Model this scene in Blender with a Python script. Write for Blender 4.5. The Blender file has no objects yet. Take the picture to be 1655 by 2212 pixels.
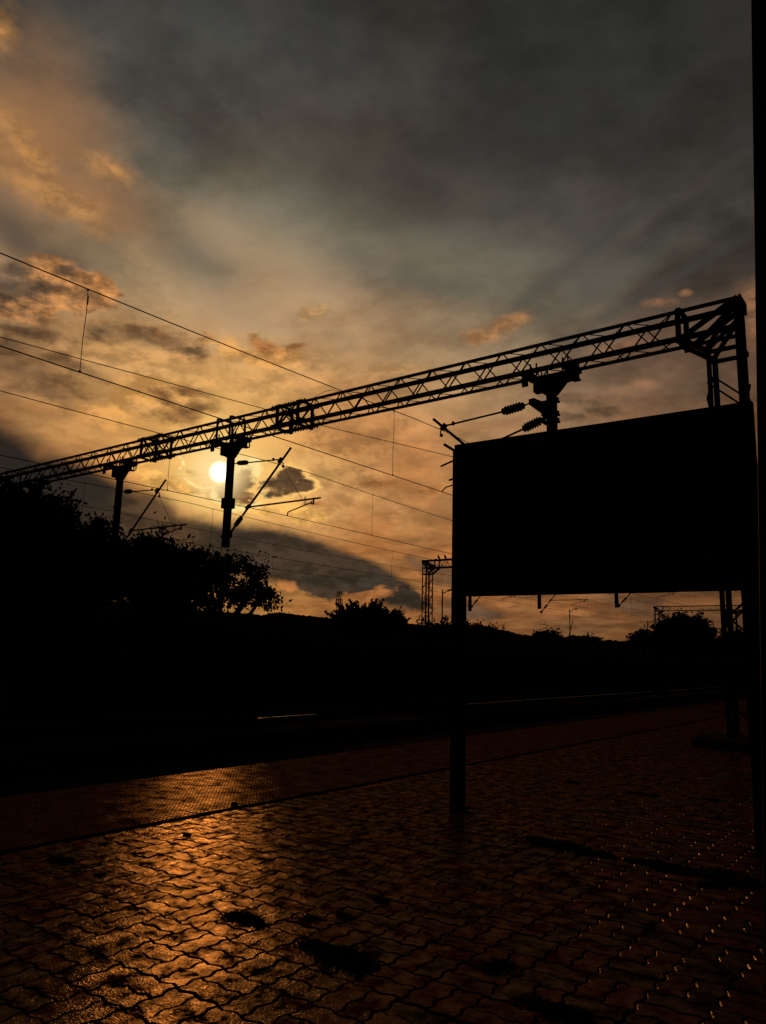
import bpy, math, random
import numpy as np
from mathutils import Vector, Matrix
random.seed(7)
rng = np.random.default_rng(7)
scene = bpy.context.scene
col = scene.collection

# ---------------------------------------------------------------- camera
# World frame: Y runs along the tracks, X away from them to the right, Z up. Ground level 0 = platform surface.
EYE = 1.5
F_PX, CX, CY = 1658.0, 827.5, 1106.0          # focal length and centre for a 1655 x 2212 picture

def _nz(v):
    v = np.array(v, float)
    return v / np.linalg.norm(v)

_t = _nz([2100 - CX, -(1447 - CY), -F_PX])
_n = np.array([-1400 - CX, -(1360 - CY), -F_PX])
_n = _nz(_n - _t * np.dot(_n, _t))
RC = np.stack([-_n, _t, np.cross(-_n, _t)])   # camera axes -> world

def ray(x, y):
    return RC @ _nz([x - CX, -(y - CY), -F_PX])

def on_x(x, y, X):
    d = ray(x, y)
    return d * (X / d[0]) + np.array([0, 0, EYE])

def on_y(x, y, Y):
    d = ray(x, y)
    return d * (Y / d[1]) + np.array([0, 0, EYE])

def on_z(x, y, Z):
    d = ray(x, y)
    return d * ((Z - EYE) / d[2]) + np.array([0, 0, EYE])

cam_data = bpy.data.cameras.new('camera')
cam = bpy.data.objects.new('camera', cam_data)
col.objects.link(cam)
m = Matrix([list(RC[i]) + [0] for i in range(3)] + [[0, 0, 0, 1]])
m.translation = Vector((0, 0, EYE))
cam.matrix_world = m
cam_data.sensor_fit = 'VERTICAL'
cam_data.sensor_height = 36.0
cam_data.sensor_width = 36.0
cam_data.lens = F_PX / 2212.0 * 36.0
cam_data.clip_start = 0.05
cam_data.clip_end = 9000
scene.camera = cam

# ---------------------------------------------------------------- sun and exposure
SUN = ray(476, 1020)
SUN_AZ = math.atan2(SUN[0], SUN[1])
SUN_EL = math.asin(SUN[2])
sl = bpy.data.lights.new('sun', 'SUN')
sl.energy = 0.72
sl.angle = math.radians(0.9)
sl.color = (1.0, 0.40, 0.09)
so = bpy.data.objects.new('sun', sl)
col.objects.link(so)
so.rotation_euler = Vector(SUN).to_track_quat('Z', 'Y').to_euler()
scene.view_settings.view_transform = 'Standard'
scene.view_settings.look = 'None'
scene.view_settings.exposure = 0.0
scene.view_settings.gamma = 1.0
scene.view_settings.use_curve_mapping = False

def lin(r, g, b, k=1.0):
    f = lambda c: ((c / 255 + 0.055) / 1.055) ** 2.4 if c / 255 > 0.04045 else c / 255 / 12.92
    return (f(r) * k, f(g) * k, f(b) * k, 1.0)

# ---------------------------------------------------------------- sky
world = bpy.data.worlds.new('World')
scene.world = world
world.use_nodes = True
W = world.node_tree
W.nodes.clear()

def node(t, **kw):
    n = W.nodes.new(t)
    for k, v in kw.items():
        setattr(n, k, v)
    return n

def link(a, b):
    W.links.new(a, b)

def mth(op, a, b=None, c=None, clamp=False):
    n = node('ShaderNodeMath', operation=op, use_clamp=clamp)
    for i, v in enumerate((a, b, c)):
        if v is None:
            continue
        if isinstance(v, (int, float)):
            n.inputs[i].default_value = v
        else:
            link(v, n.inputs[i])
    return n.outputs[0]

def vmth(op, a, b=None, out=0):
    n = node('ShaderNodeVectorMath', operation=op)
    for i, v in enumerate((a, b)):
        if v is None:
            continue
        if isinstance(v, (tuple, list)):
            n.inputs[i].default_value = v
        elif isinstance(v, (int, float)):
            n.inputs['Scale'].default_value = v
        else:
            link(v, n.inputs[i])
    return n.outputs[out]

def mixc(fac, a, b, mode='MIX'):
    n = node('ShaderNodeMix', data_type='RGBA', blend_type=mode)
    for i, v in ((0, fac), (6, a), (7, b)):
        if isinstance(v, (int, float)):
            n.inputs[i].default_value = v
        elif isinstance(v, tuple):
            n.inputs[i].default_value = v
        else:
            link(v, n.inputs[i])
    return n.outputs[2]

def mapr(v, a, b, c=0.0, d=1.0, smooth=True):
    n = node('ShaderNodeMapRange', interpolation_type='SMOOTHSTEP' if smooth else 'LINEAR')
    n.clamp = False      # smooth interpolation is bounded by itself
    link(v, n.inputs['Value'])
    for k, x in zip(('From Min', 'From Max', 'To Min', 'To Max'), (a, b, c, d)):
        n.inputs[k].default_value = x
    return n.outputs[0]

def ramp(v, stops, lo, hi):
    n = node('ShaderNodeValToRGB')
    link(mapr(v, lo, hi, 0, 1, False), n.inputs[0])
    cr = n.color_ramp
    cr.interpolation = 'EASE' if False else 'LINEAR'
    while len(cr.elements) < len(stops):
        cr.elements.new(0.5)
    for e, (p, c) in zip(cr.elements, stops):
        e.position = (p - lo) / (hi - lo)
        e.color = lin(*c)
    return n.outputs[0]

def mulc(c, f):
    """colour times a number"""
    n = node('ShaderNodeVectorMath', operation='SCALE')
    if isinstance(c, tuple):
        n.inputs[0].default_value = c[:3]
    else:
        link(c, n.inputs[0])
    link(f, n.inputs['Scale'])
    return n.outputs[0]

def noise(vec, scale, detail=6, rough=0.55, out='Fac'):
    n = node('ShaderNodeTexNoise')
    link(vec, n.inputs['Vector'])
    n.inputs['Scale'].default_value = scale
    n.inputs['Detail'].default_value = detail
    n.inputs['Roughness'].default_value = rough
    return n.outputs[out]

tc = node('ShaderNodeTexCoord')
D = vmth('NORMALIZE', tc.outputs['Generated'])
sep = node('ShaderNodeSeparateXYZ')
link(D, sep.inputs[0])
dx, dy, dz = sep.outputs
el = mth('MULTIPLY', mth('ARCSINE', dz), 180 / math.pi)
# angle away from the sun round the horizon, 0..180, no seam
hs = math.hypot(SUN[0], SUN[1])
hl = mth('SQRT', mth('ADD', mth('MULTIPLY', dx, dx), mth('ADD', mth('MULTIPLY', dy, dy), 1e-6)))
dot_h = mth('DIVIDE', vmth('DOT_PRODUCT', D, (SUN[0] / hs, SUN[1] / hs, 0.0), out=1), hl)
daz = mth('MULTIPLY', mth('ARCCOSINE', mth('MINIMUM', mth('MAXIMUM', dot_h, -1.0), 1.0)), 180 / math.pi)
ang = mth('MULTIPLY', mth('ARCCOSINE', mth('MINIMUM', vmth('DOT_PRODUCT', D, tuple(SUN), out=1), 1.0)), 180 / math.pi)
# plane of the high clouds
inv = mth('DIVIDE', 1.0, mth('ADD', mth('MAXIMUM', dz, 0.0), 0.16))
pl = vmth('SCALE', D, None)
n_ = pl.node
link(inv, n_.inputs['Scale'])
# low, upright clouds
low = vmth('MULTIPLY', D, (1.0, 1.0, 1.9))

nA = noise(pl, 1.15, 7, 0.58)
nB = noise(pl, 3.4, 8, 0.60)
nP0 = noise(low, 15.0, 9, 0.64)
nR = noise(low, 46.0, 6, 0.6)
nP = mth('ADD', mth('MULTIPLY', nP0, 0.68), mth('MULTIPLY', nR, 0.32))
# relief of the clouds: difference of the noise a little way towards the sun
lowS = vmth('ADD', low, tuple(0.012 * q * w for q, w in zip(_nz(SUN + np.array([0, 0, 0.9])), (1, 1, 1.9))))
nP1 = noise(lowS, 15.0, 9, 0.64)
relief = mth('SUBTRACT', nP0, nP1)
nQ = noise(low, 5.0, 5, 0.5)
rayvec = vmth('MULTIPLY', pl, (1.0, 1.0, 0.0))

du = mth('MULTIPLY', mth('MULTIPLY', daz, 0.78), mth('COSINE', mth('MULTIPLY', el, math.pi / 180)))
dv = mth('MULTIPLY', mth('SUBTRACT', el, math.degrees(SUN_EL)), 1.25)
sp = mth('SQRT', mth('ADD', mth('MULTIPLY', du, du), mth('MULTIPLY', dv, dv)))
sp = mth('MAXIMUM', sp, mth('MULTIPLY', ang, 0.8))
sp = mth('ADD', sp, mth('MULTIPLY', mth('SUBTRACT', nA, 0.5), 15.0))
hi_c = ramp(sp, [(0, (224, 174, 100)), (5, (210, 165, 100)), (10, (188, 150, 102)), (15, (166, 139, 103)), (18, (146, 127, 99)),
                 (21, (124, 113, 93)), (24, (103, 98, 85)), (27, (84, 81, 74)), (30, (69, 67, 62)), (34, (56, 55, 52)), (38, (47, 47, 45)),
                 (42, (37, 38, 37)), (56, (28, 29, 29)), (90, (18, 19, 19)), (180, (9, 10, 11))], 0, 180)
lo_c = ramp(mth('ADD', daz, mth('MULTIPLY', mth('SUBTRACT', nQ, 0.5), 16.0)),
            [(0, (200, 138, 72)), (9, (176, 118, 64)), (20, (150, 101, 60)), (32, (128, 87, 54)), (48, (96, 66, 44)),
             (90, (40, 34, 30)), (180, (10, 11, 12))], 0, 180)
base = mixc(mapr(el, 7.0, 31.0), lo_c, hi_c)
base = mulc(base, mapr(el, 1.0, 10.0, 0.66, 1.0))      # air thickens towards the horizon
# soft modulation by the cloud sheet
modA = mapr(nB, 0.30, 0.70, 0.64, 1.40)
base = mulc(base, modA)
nS = noise(vmth('MULTIPLY', pl, (1.0, 1.0, 0.2)), 9.0, 6, 0.62)
base = mulc(base, mapr(nS, 0.3, 0.7, 0.87, 1.14))
nT = noise(pl, 2.2, 6, 0.6)
base = mixc(1.0, base, mixc(mapr(nT, 0.36, 0.64), (0.98, 1.0, 0.99, 1), (1.14, 0.98, 0.86, 1)), 'MULTIPLY')
skyc = base

# warped direction used for cloud outlines
wn = node('ShaderNodeTexNoise')
link(low, wn.inputs['Vector'])
wn.inputs['Scale'].default_value = 9.0
wn.inputs['Detail'].default_value = 6.0
wn.inputs['Roughness'].default_value = 0.6
warp = vmth('SCALE', vmth('SUBTRACT', wn.outputs['Color'], (0.5, 0.5, 0.5)), 0.075)
DW = vmth('ADD', D, warp)
warp_s = vmth('SCALE', vmth('SUBTRACT', wn.outputs['Color'], (0.5, 0.5, 0.5)), 0.03)
DS = vmth('ADD', D, warp_s)

def blob(px, py, rx, ry, deg=0, vec=None):
    """soft ellipse on the sky sphere centred on one compass direction; 1 in the middle, 0 at the edge"""
    c = ray(px, py)
    a = math.radians(deg)
    ux = _nz(ray(px + 20 * math.cos(a), py + 20 * math.sin(a)) - c)
    uy = np.cross(c, ux)
    uy = _nz(uy)
    ux = np.cross(uy, c)
    R = Matrix([[ux[i], uy[i], c[i]] for i in range(3)])
    # pixels -> radians at this distance from the middle
    k = np.linalg.norm(ray(px + 1, py) - ray(px - 1, py)) / 2
    k2 = np.linalg.norm(ray(px, py + 1) - ray(px, py - 1)) / 2
    mp = node('ShaderNodeMapping', vector_type='TEXTURE')
    link(vec if vec is not None else DW, mp.inputs['Vector'])
    mp.inputs['Location'].default_value = tuple(c)
    mp.inputs['Rotation'].default_value = R.to_euler('XYZ')
    mp.inputs['Scale'].default_value = (rx * k, ry * k2, 1.2)
    ln = vmth('LENGTH', mp.outputs[0], out=1)
    return mth('SUBTRACT', 1.0, ln)

def cloud(blobs, colour, e0=-0.1, e1=0.35, k=1.2, puff=None, vec=None, op=1.0, rim=None, rim_k=1.0, mode='MIX', col2=None):
    """a group of clouds: outline from ellipses, edges broken by noise"""
    global skyc
    f = None
    # chained one after the other, which keeps the shader small in memory
    tiny = vmth('SCALE', skyc, 1e-7)
    vec = vmth('ADD', vec if vec is not None else DW, tiny)
    for b in blobs:
        o = blob(*b, vec=vec)
        f = o if f is None else mth('MAXIMUM', f, o)
    nz = puff if puff is not None else nP
    d = mth('ADD', f, mth('MULTIPLY', mth('SUBTRACT', nz, 0.5), k * (2.4 if nz is nP else 1.3)))
    a = mapr(d, e0, e1, 0, op)
    if rim is not None:
        r = mth('MULTIPLY', mapr(d, e0 - 0.30, e0 + 0.0, 0, 1), mapr(d, e0 + 0.05, e1, 1, 0))
        skyc = mixc(mth('MULTIPLY', r, rim_k), skyc, rim)
        a = mapr(d, e0 + 0.08, e1 + 0.08, 0, op)
    if col2 is not None:
        colour = mixc(mapr(nP, 0.42, 0.58), colour, col2)
    if nz is nP:
        colour = mulc(colour, mapr(relief, -0.11, 0.11, 1.42, 0.6))
    skyc = mixc(a, skyc, colour, mode)

G = lambda r, g, b: lin(r, g, b)
# large soft areas high up
cloud([(70, 330, 190, 220, 60), (210, 430, 230, 100, 30)], G(156, 112, 74), -0.45, 1.1, 1.8, nB, D, 0.85)
cloud([(0, 60, 40, 70, 10), (0, 250, 90, 70, 50), (60, 330, 120, 60, 45), (110, 420, 160, 50, 30), (250, 370, 90, 30, 20)], G(190, 134, 72), -0.35, 1.5, 1.6, nP, D, 0.8)
cloud([(850, 400, 380, 110, 12), (1050, 300, 300, 120, -20)], G(50, 49, 46), -0.6, 1.1, 1.8, nB, D, 0.55)
cloud([(930, 610, 260, 60, 10), (1330, 600, 260, 50, -28), (430, 570, 130, 60, 35)], G(96, 94, 84), -0.5, 1.0, 1.6, nB, D, 0.6)
cloud([(640, 590, 220, 50, 22), (560, 700, 300, 80, 12), (900, 690, 220, 70, 5)], G(170, 142, 110), -0.5, 1.5, 2.2, nB, D, 0.62)
cloud([(40, 510, 130, 50, 45), (130, 560, 120, 40, 20)], G(80, 70, 60), -0.4, 0.9, 1.5, nB, D, 0.75)
# faint shafts that fan out up and to the right
cloud([(1250, 560, 300, 22, -38), (1420, 620, 260, 18, -30)], G(66, 66, 62), -0.6, 1.0, 0.7, nB, D, 0.55)
cloud([(1330, 520, 260, 18, -34), (1150, 640, 220, 18, -42)], G(100, 94, 82), -0.6, 1.2, 0.7, nB, D, 0.18)
# golden field round the sun
cloud([(330, 800, 260, 90, 14), (420, 880, 240, 60, 12), (560, 830, 240, 80, 0), (640, 1050, 240, 150, 0)], G(206, 154, 94), -0.5, 1.0, 1.3, nP, D, 0.7)
cloud([(330, 860, 150, 40, 15), (240, 905, 90, 34, 22), (520, 760, 130, 26, 8)], G(212, 150, 80), -0.2, 0.6, 1.9, nP, DW, 0.75)
# glow of the sun through thin cloud
skyc = mixc(mapr(ang, 10.5, 0.5, 0, 0.62), skyc, G(248, 192, 108))
skyc = mixc(mapr(ang, 5.5, 0.8, 0, 0.9), skyc, G(255, 208, 122))
# cumulus at the left with a lit upper edge
cloud([(120, 600, 80, 42, 12), (222, 630, 62, 40, 10), (60, 660, 100, 40, 0), (150, 650, 80, 34, 0)], G(204, 136, 76), -0.1, 0.36, 1.4, nP, DS, 0.95, col2=G(150, 106, 66))
cloud([(10, 622, 110, 50, 5), (150, 590, 34, 14, 0), (30, 585, 60, 20, 10)], G(62, 54, 46), -0.2, 0.8, 1.5, nP, DS, 0.9, col2=G(92, 72, 54))
cloud([(220, 712, 60, 24, 5), (330, 730, 120, 30, 14), (400, 758, 70, 26, 8), (60, 715, 110, 26, 8), (20, 750, 70, 30, 0)],
      G(72, 57, 44), -0.3, 0.95, 1.7, nP, DS, 0.92, col2=G(112, 78, 50))
cloud([(100, 830, 110, 50, 30), (30, 800, 110, 60, 20), (150, 790, 100, 24, 20)], G(74, 56, 42), -0.35, 1.0, 1.5, nP, DS, 0.85, col2=G(112, 80, 52))
cloud([(575, 748, 44, 15, 12), (640, 748, 34, 8, -10)], G(160, 102, 56), -0.25, 0.9, 1.4, nP, DS, 0.85)
cloud([(385, 895, 84, 28, -8), (420, 850, 52, 14, 8), (350, 865, 50, 16, 20)], G(128, 88, 50), -0.25, 0.9, 1.5, nP, DS, 0.9)
# long shadowed bank sloping down to the right
cloud([(-90, 1060, 430, 210, 27), (210, 1140, 300, 130, 36), (-60, 1200, 500, 200, 0)], G(38, 32, 27), -0.05, 0.34, 0.25, nQ, D, 1.0)
cloud([(430, 1175, 250, 74, 14), (330, 1120, 110, 60, 30)], G(72, 51, 34), -0.15, 0.55, 0.25, nP, D, 0.95)
cloud([(620, 1205, 210, 68, 15), (790, 1248, 160, 44, 26), (560, 1190, 160, 56, 15)], G(56, 43, 33), -0.10, 0.38, 0.18, nP, D, 1.0)
cloud([(720, 1266, 110, 26, 0), (850, 1275, 84, 22, 18), (640, 1268, 20, 11, 0)], G(52, 43, 35), -0.05, 0.22, 1.1, nP, DS, 0.95)
cloud([(800, 1282, 70, 14, -12), (620, 1272, 34, 16, 20)], G(176, 110, 58), -0.1, 0.3, 1.6, nP, DS, 0.8)
# bright bank under the sun, then its two dark lumps with burning edges
cloud([(560, 1090, 110, 26, 10), (470, 1060, 50, 26, 30), (640, 1110, 90, 20, 12), (330, 1020, 60, 26, 20), (390, 1045, 60, 14, 25)], G(230, 172, 88), -0.1, 0.4, 2.0, nP, DS, 0.85)
cloud([(532, 1044, 50, 46, 0), (500, 1056, 36, 28, 0)], G(112, 70, 36), -0.02, 0.42, 1.5, nP, DS, 0.97, rim=G(255, 226, 150), rim_k=1.0)
cloud([(598, 1048, 50, 34, 0), (622, 1036, 40, 32, 10), (655, 1054, 36, 16, 5)], G(80, 56, 36), -0.02, 0.42, 1.5, nP, DS, 0.97, rim=G(250, 196, 110), rim_k=1.0)
# thin bright seam that runs from the beam to the sun
seam = [(388, 985, 8, 5, 60), (396, 1000, 11, 4, 80), (388, 1016, 12, 4, 115), (400, 1032, 14, 4, 50), (416, 1046, 14, 4, 30), (434, 1054, 14, 4, 14), (452, 1054, 14, 4, -8)]
cloud(seam, G(255, 216, 140), -0.1, 0.6, 0.7, nP, D, 0.9)
# small scattered clouds
cloud([(1085, 712, 66, 24, -22), (1050, 728, 50, 20, 0)], G(176, 122, 72), -0.3, 1.0, 1.4, nP, DS, 0.8)
cloud([(680, 680, 36, 15, -8), (610, 905, 30, 14, 0), (870, 800, 80, 14, 0)], G(196, 148, 92), -0.15, 0.6, 1.6, nP, DS, 0.6)
cloud([(1425, 655, 44, 11, -4), (1487, 636, 17, 9, 0), (1395, 834, 42, 14, 0), (1330, 745, 70, 16, -10)], G(138, 98, 70), -0.3, 1.0, 1.2, nP, DS, 0.75)
cloud([(1632, 640, 46, 40, -35), (1640, 700, 40, 60, 0)], G(140, 98, 66), -0.3, 1.0, 1.1, nP, DS, 0.85)
cloud([(1240, 862, 90, 16, 4), (1310, 888, 50, 14, 0), (1230, 905, 40, 14, 0)], G(92, 70, 52), -0.15, 0.6, 1.6, nP, DS, 0.7)
cloud([(820, 1040, 44, 13, 0), (925, 1060, 40, 10, 0), (690, 1096, 36, 11, 0)], G(158, 100, 52), -0.2, 0.9, 1.2, nP, DS, 0.8)
cloud([(1050, 1330, 60, 15, 4), (960, 1240, 90, 24, 20)], G(88, 68, 50), -0.1, 0.5, 1.0, nP, DS, 0.75)
cloud([(1010, 1318, 90, 22, 4), (1380, 1310, 110, 20, 8)], G(86, 68, 52), -0.1, 0.6, 1.2, nP, DS, 0.55)
cloud([(1090, 1310, 30, 8, 0), (1250, 1320, 60, 12, 10), (760, 940, 120, 50, 0)], G(168, 112, 64), -0.1, 0.6, 1.6, nP, DS, 0.5)
# the sun behind its veil
skyc = mixc(mapr(ang, 3.0, 0.35, 0, 1), skyc, (1.0, 0.74, 0.34, 1))
skyc = mixc(mapr(ang, 0.95, 0.12, 0, 1), skyc, (3.2, 2.9, 2.4, 1))

st = node('ShaderNodeTexSky', sky_type='NISHITA')
st.sun_disc = False
st.sun_elevation = SUN_EL
st.sun_rotation = SUN_AZ
st.air_density = 1.0
st.dust_density = 2.0
bg1 = node('ShaderNodeBackground')
link(st.outputs[0], bg1.inputs[0])
bg1.inputs[1].default_value = 0.05
bg2 = node('ShaderNodeBackground')
link(skyc, bg2.inputs[0])
bg2.inputs[1].default_value = 1.0
mx = node('ShaderNodeMixShader')
mx.inputs[0].default_value = 0.996          # the cloud cover hides nearly all of the clear sky
link(bg1.outputs[0], mx.inputs[1])
link(bg2.outputs[0], mx.inputs[2])
wo = node('ShaderNodeOutputWorld')
link(mx.outputs[0], wo.inputs[0])
world.cycles.sampling_method = 'MANUAL'
world.cycles.sample_map_resolution = 1024

# ---------------------------------------------------------------- materials
def material(name, colour, rough=0.7, metal=0.0, spec=0.3, bump=None, var=0.25, tint=None, scale=6.0, rvar=0.0, coords='Object', bumps=()):
    mt = bpy.data.materials.new(name)
    mt.use_nodes = True
    nt = mt.node_tree
    b = nt.nodes['Principled BSDF']
    b.inputs['Roughness'].default_value = rough
    b.inputs['Metallic'].default_value = metal
    b.inputs['Specular IOR Level'].default_value = spec
    if coords == 'World':
        geo = nt.nodes.new('ShaderNodeNewGeometry')
        co = geo.outputs['Position']
    else:
        t = nt.nodes.new('ShaderNodeTexCoord')
        co = t.outputs[coords]
    nz = nt.nodes.new('ShaderNodeTexNoise')
    nt.links.new(co, nz.inputs['Vector'])
    nz.inputs['Scale'].default_value = scale
    nz.inputs['Detail'].default_value = 6
    mix = nt.nodes.new('ShaderNodeMix')
    mix.data_type = 'RGBA'
    mix.inputs[6].default_value = tuple(c * (1 - var) for c in colour) + (1,)
    mix.inputs[7].default_value = tuple(min(1, c * (1 + var)) for c in colour) + (1,)
    nt.links.new(nz.outputs['Fac'], mix.inputs[0])
    outc = mix.outputs[2]
    if tint:
        src = nt.nodes.new('ShaderNodeAttribute')
        src.attribute_name = 'tint'
        if tint == 'object':
            oi = nt.nodes.new('ShaderNodeObjectInfo')
            tc_ = oi.outputs['Color']
        else:
            tc_ = src.outputs['Color']
        mm = nt.nodes.new('ShaderNodeMix')
        mm.data_type = 'RGBA'
        mm.blend_type = 'MULTIPLY'
        mm.inputs[0].default_value = 1
        nt.links.new(outc, mm.inputs[6])
        nt.links.new(tc_, mm.inputs[7])
        outc = mm.outputs[2]
    nt.links.new(outc, b.inputs['Base Color'])
    if rvar:
        n2 = nt.nodes.new('ShaderNodeTexNoise')
        nt.links.new(co, n2.inputs['Vector'])
        n2.inputs['Scale'].default_value = scale * 1.7
        n2.inputs['Detail'].default_value = 5
        mr = nt.nodes.new('ShaderNodeMapRange')
        mr.inputs['From Min'].default_value = 0.35
        mr.inputs['From Max'].default_value = 0.65
        mr.inputs['To Min'].default_value = rough - rvar
        mr.inputs['To Max'].default_value = rough + rvar
        nt.links.new(n2.outputs['Fac'], mr.inputs['Value'])
        nt.links.new(mr.outputs[0], b.inputs['Roughness'])
    prev = None
    for (sc, dist, st_) in bumps:
        n3 = nt.nodes.new('ShaderNodeTexNoise')
        nt.links.new(co, n3.inputs['Vector'])
        n3.inputs['Scale'].default_value = sc
        n3.inputs['Detail'].default_value = 3
        bp = nt.nodes.new('ShaderNodeBump')
        bp.inputs['Distance'].default_value = dist
        bp.inputs['Strength'].default_value = st_
        nt.links.new(n3.outputs['Fac'], bp.inputs['Height'])
        if prev:
            nt.links.new(prev, bp.inputs['Normal'])
        prev = bp.outputs[0]
    if prev:
        nt.links.new(prev, b.inputs['Normal'])
    return mt

def glossy_share(mt, lo, hi, rough, rvar, scale, tint=(1.0, 0.72, 0.48, 1)):
    """worn stone: matt body with a thin polished share that varies from patch to patch"""
    nt = mt.node_tree
    b = nt.nodes['Principled BSDF']
    out = [n for n in nt.nodes if n.type == 'OUTPUT_MATERIAL'][0]
    dif = nt.nodes.new('ShaderNodeBsdfDiffuse')
    gl = nt.nodes.new('ShaderNodeBsdfGlossy')
    gl.distribution = 'BECKMANN'
    gl.inputs['Color'].default_value = tint
    for l in list(nt.links):
        if l.to_node == b and l.to_socket.name == 'Base Color':
            nt.links.new(l.from_socket, dif.inputs['Color'])
        if l.to_node == b and l.to_socket.name == 'Normal':
            nt.links.new(l.from_socket, dif.inputs['Normal'])
            nt.links.new(l.from_socket, gl.inputs['Normal'])
    geo = nt.nodes.new('ShaderNodeNewGeometry')
    def nz_(sc, a, b_, c, d, det=5):
        n = nt.nodes.new('ShaderNodeTexNoise')
        nt.links.new(geo.outputs['Position'], n.inputs['Vector'])
        n.inputs['Scale'].default_value = sc
        n.inputs['Detail'].default_value = det
        n.inputs['Roughness'].default_value = 0.65
        r_ = nt.nodes.new('ShaderNodeMapRange')
        nt.links.new(n.outputs['Fac'], r_.inputs['Value'])
        for k_, v_ in zip(('From Min', 'From Max', 'To Min', 'To Max'), (a, b_, c, d)):
            r_.inputs[k_].default_value = v_
        return r_.outputs[0]
    nt.links.new(nz_(scale, 0.36, 0.64, rough + rvar, rough - rvar), gl.inputs['Roughness'])
    mx_ = nt.nodes.new('ShaderNodeMixShader')
    nt.links.new(nz_(scale * 0.6, 0.35, 0.68, lo, hi), mx_.inputs[0])
    nt.links.new(dif.outputs[0], mx_.inputs[1])
    nt.links.new(gl.outputs[0], mx_.inputs[2])
    nt.links.new(mx_.outputs[0], out.inputs['Surface'])
    nt.nodes.remove(b)

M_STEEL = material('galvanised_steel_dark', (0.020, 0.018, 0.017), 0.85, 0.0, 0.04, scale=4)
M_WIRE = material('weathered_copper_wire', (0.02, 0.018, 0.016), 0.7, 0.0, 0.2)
M_PORC = material('brown_porcelain', (0.035, 0.018, 0.012), 0.5, 0.0, 0.3)
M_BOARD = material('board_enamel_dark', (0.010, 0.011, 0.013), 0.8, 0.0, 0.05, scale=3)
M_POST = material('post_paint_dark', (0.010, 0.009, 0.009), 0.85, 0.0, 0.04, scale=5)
M_COLUMN = material('column_red_oxide_paint', (0.035, 0.014, 0.010), 0.6, 0.0, 0.2, scale=5)
M_CONC = material('old_concrete', (0.026, 0.020, 0.016), 1.0, 0.0, 0.0, scale=5, coords='World', bumps=((40, 0.01, 0.5),))
M_JOINT = material('joint_soil', (0.012, 0.010, 0.008), 1.0, 0.0, 0.0, scale=30, coords='World', bumps=((60, 0.006, 0.8),))
M_BALLAST = material('ballast_stone', (0.022, 0.020, 0.018), 1.0, 0.0, 0.0, scale=8, coords='World', bumps=((14, 0.03, 0.8),))
M_EARTH = material('dark_earth_and_scrub', (0.016, 0.018, 0.010), 1.0, 0.0, 0.0, scale=0.5, coords='World')
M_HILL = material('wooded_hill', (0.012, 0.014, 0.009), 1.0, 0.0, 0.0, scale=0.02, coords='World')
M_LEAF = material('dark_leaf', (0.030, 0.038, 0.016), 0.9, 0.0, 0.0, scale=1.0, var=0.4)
M_BARK = material('bark', (0.035, 0.026, 0.020), 0.9, 0.0, 0.1, scale=6)
M_RAIL = material('worn_rail_head', (0.10, 0.085, 0.07), 0.30, 1.0, 0.5, scale=2, coords='World', rvar=0.1)
M_RAILSIDE = material('rusty_rail_side', (0.020, 0.010, 0.006), 1.0, 0.0, 0.0)
M_SLEEPER = material('sleeper_concrete', (0.018, 0.016, 0.014), 1.0, 0.0, 0.0)
M_GRASS = material('grass_blade', (0.022, 0.028, 0.012), 0.8, 0.0, 0.08, var=0.4)
PB = ((90, 0.0024, 1.0), (26, 0.0030, 0.8))
M_PAVER = material('cement_paver_each', (0.045, 0.034, 0.029), 0.50, 0, 0.20, tint='object', scale=14, rvar=0.13, coords='World', var=0.35, bumps=PB)
M_PAVERF = material('cement_paver_field', (0.045, 0.034, 0.029), 0.50, 0, 0.20, tint='attr', scale=14, rvar=0.13, coords='World', var=0.35, bumps=PB)
M_TILE = material('chequered_red_tile', (0.105, 0.042, 0.029), 0.48, 0, 0.20, scale=9, rvar=0.1, coords='World', var=0.35, bumps=((150, 0.0012, 0.9),))
glossy_share(M_PAVER, -0.014, 0.078, 0.23, 0.06, 13.0)
glossy_share(M_PAVERF, -0.014, 0.078, 0.23, 0.06, 13.0)
glossy_share(M_TILE, -0.004, 0.05, 0.28, 0.07, 7.0)
M_BIRD = material('dark_plumage', (0.02, 0.02, 0.022), 0.8, 0, 0.1)
M_LAMP = material('lamp_housing_grey', (0.05, 0.05, 0.05), 0.6, 0, 0.2)

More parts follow.
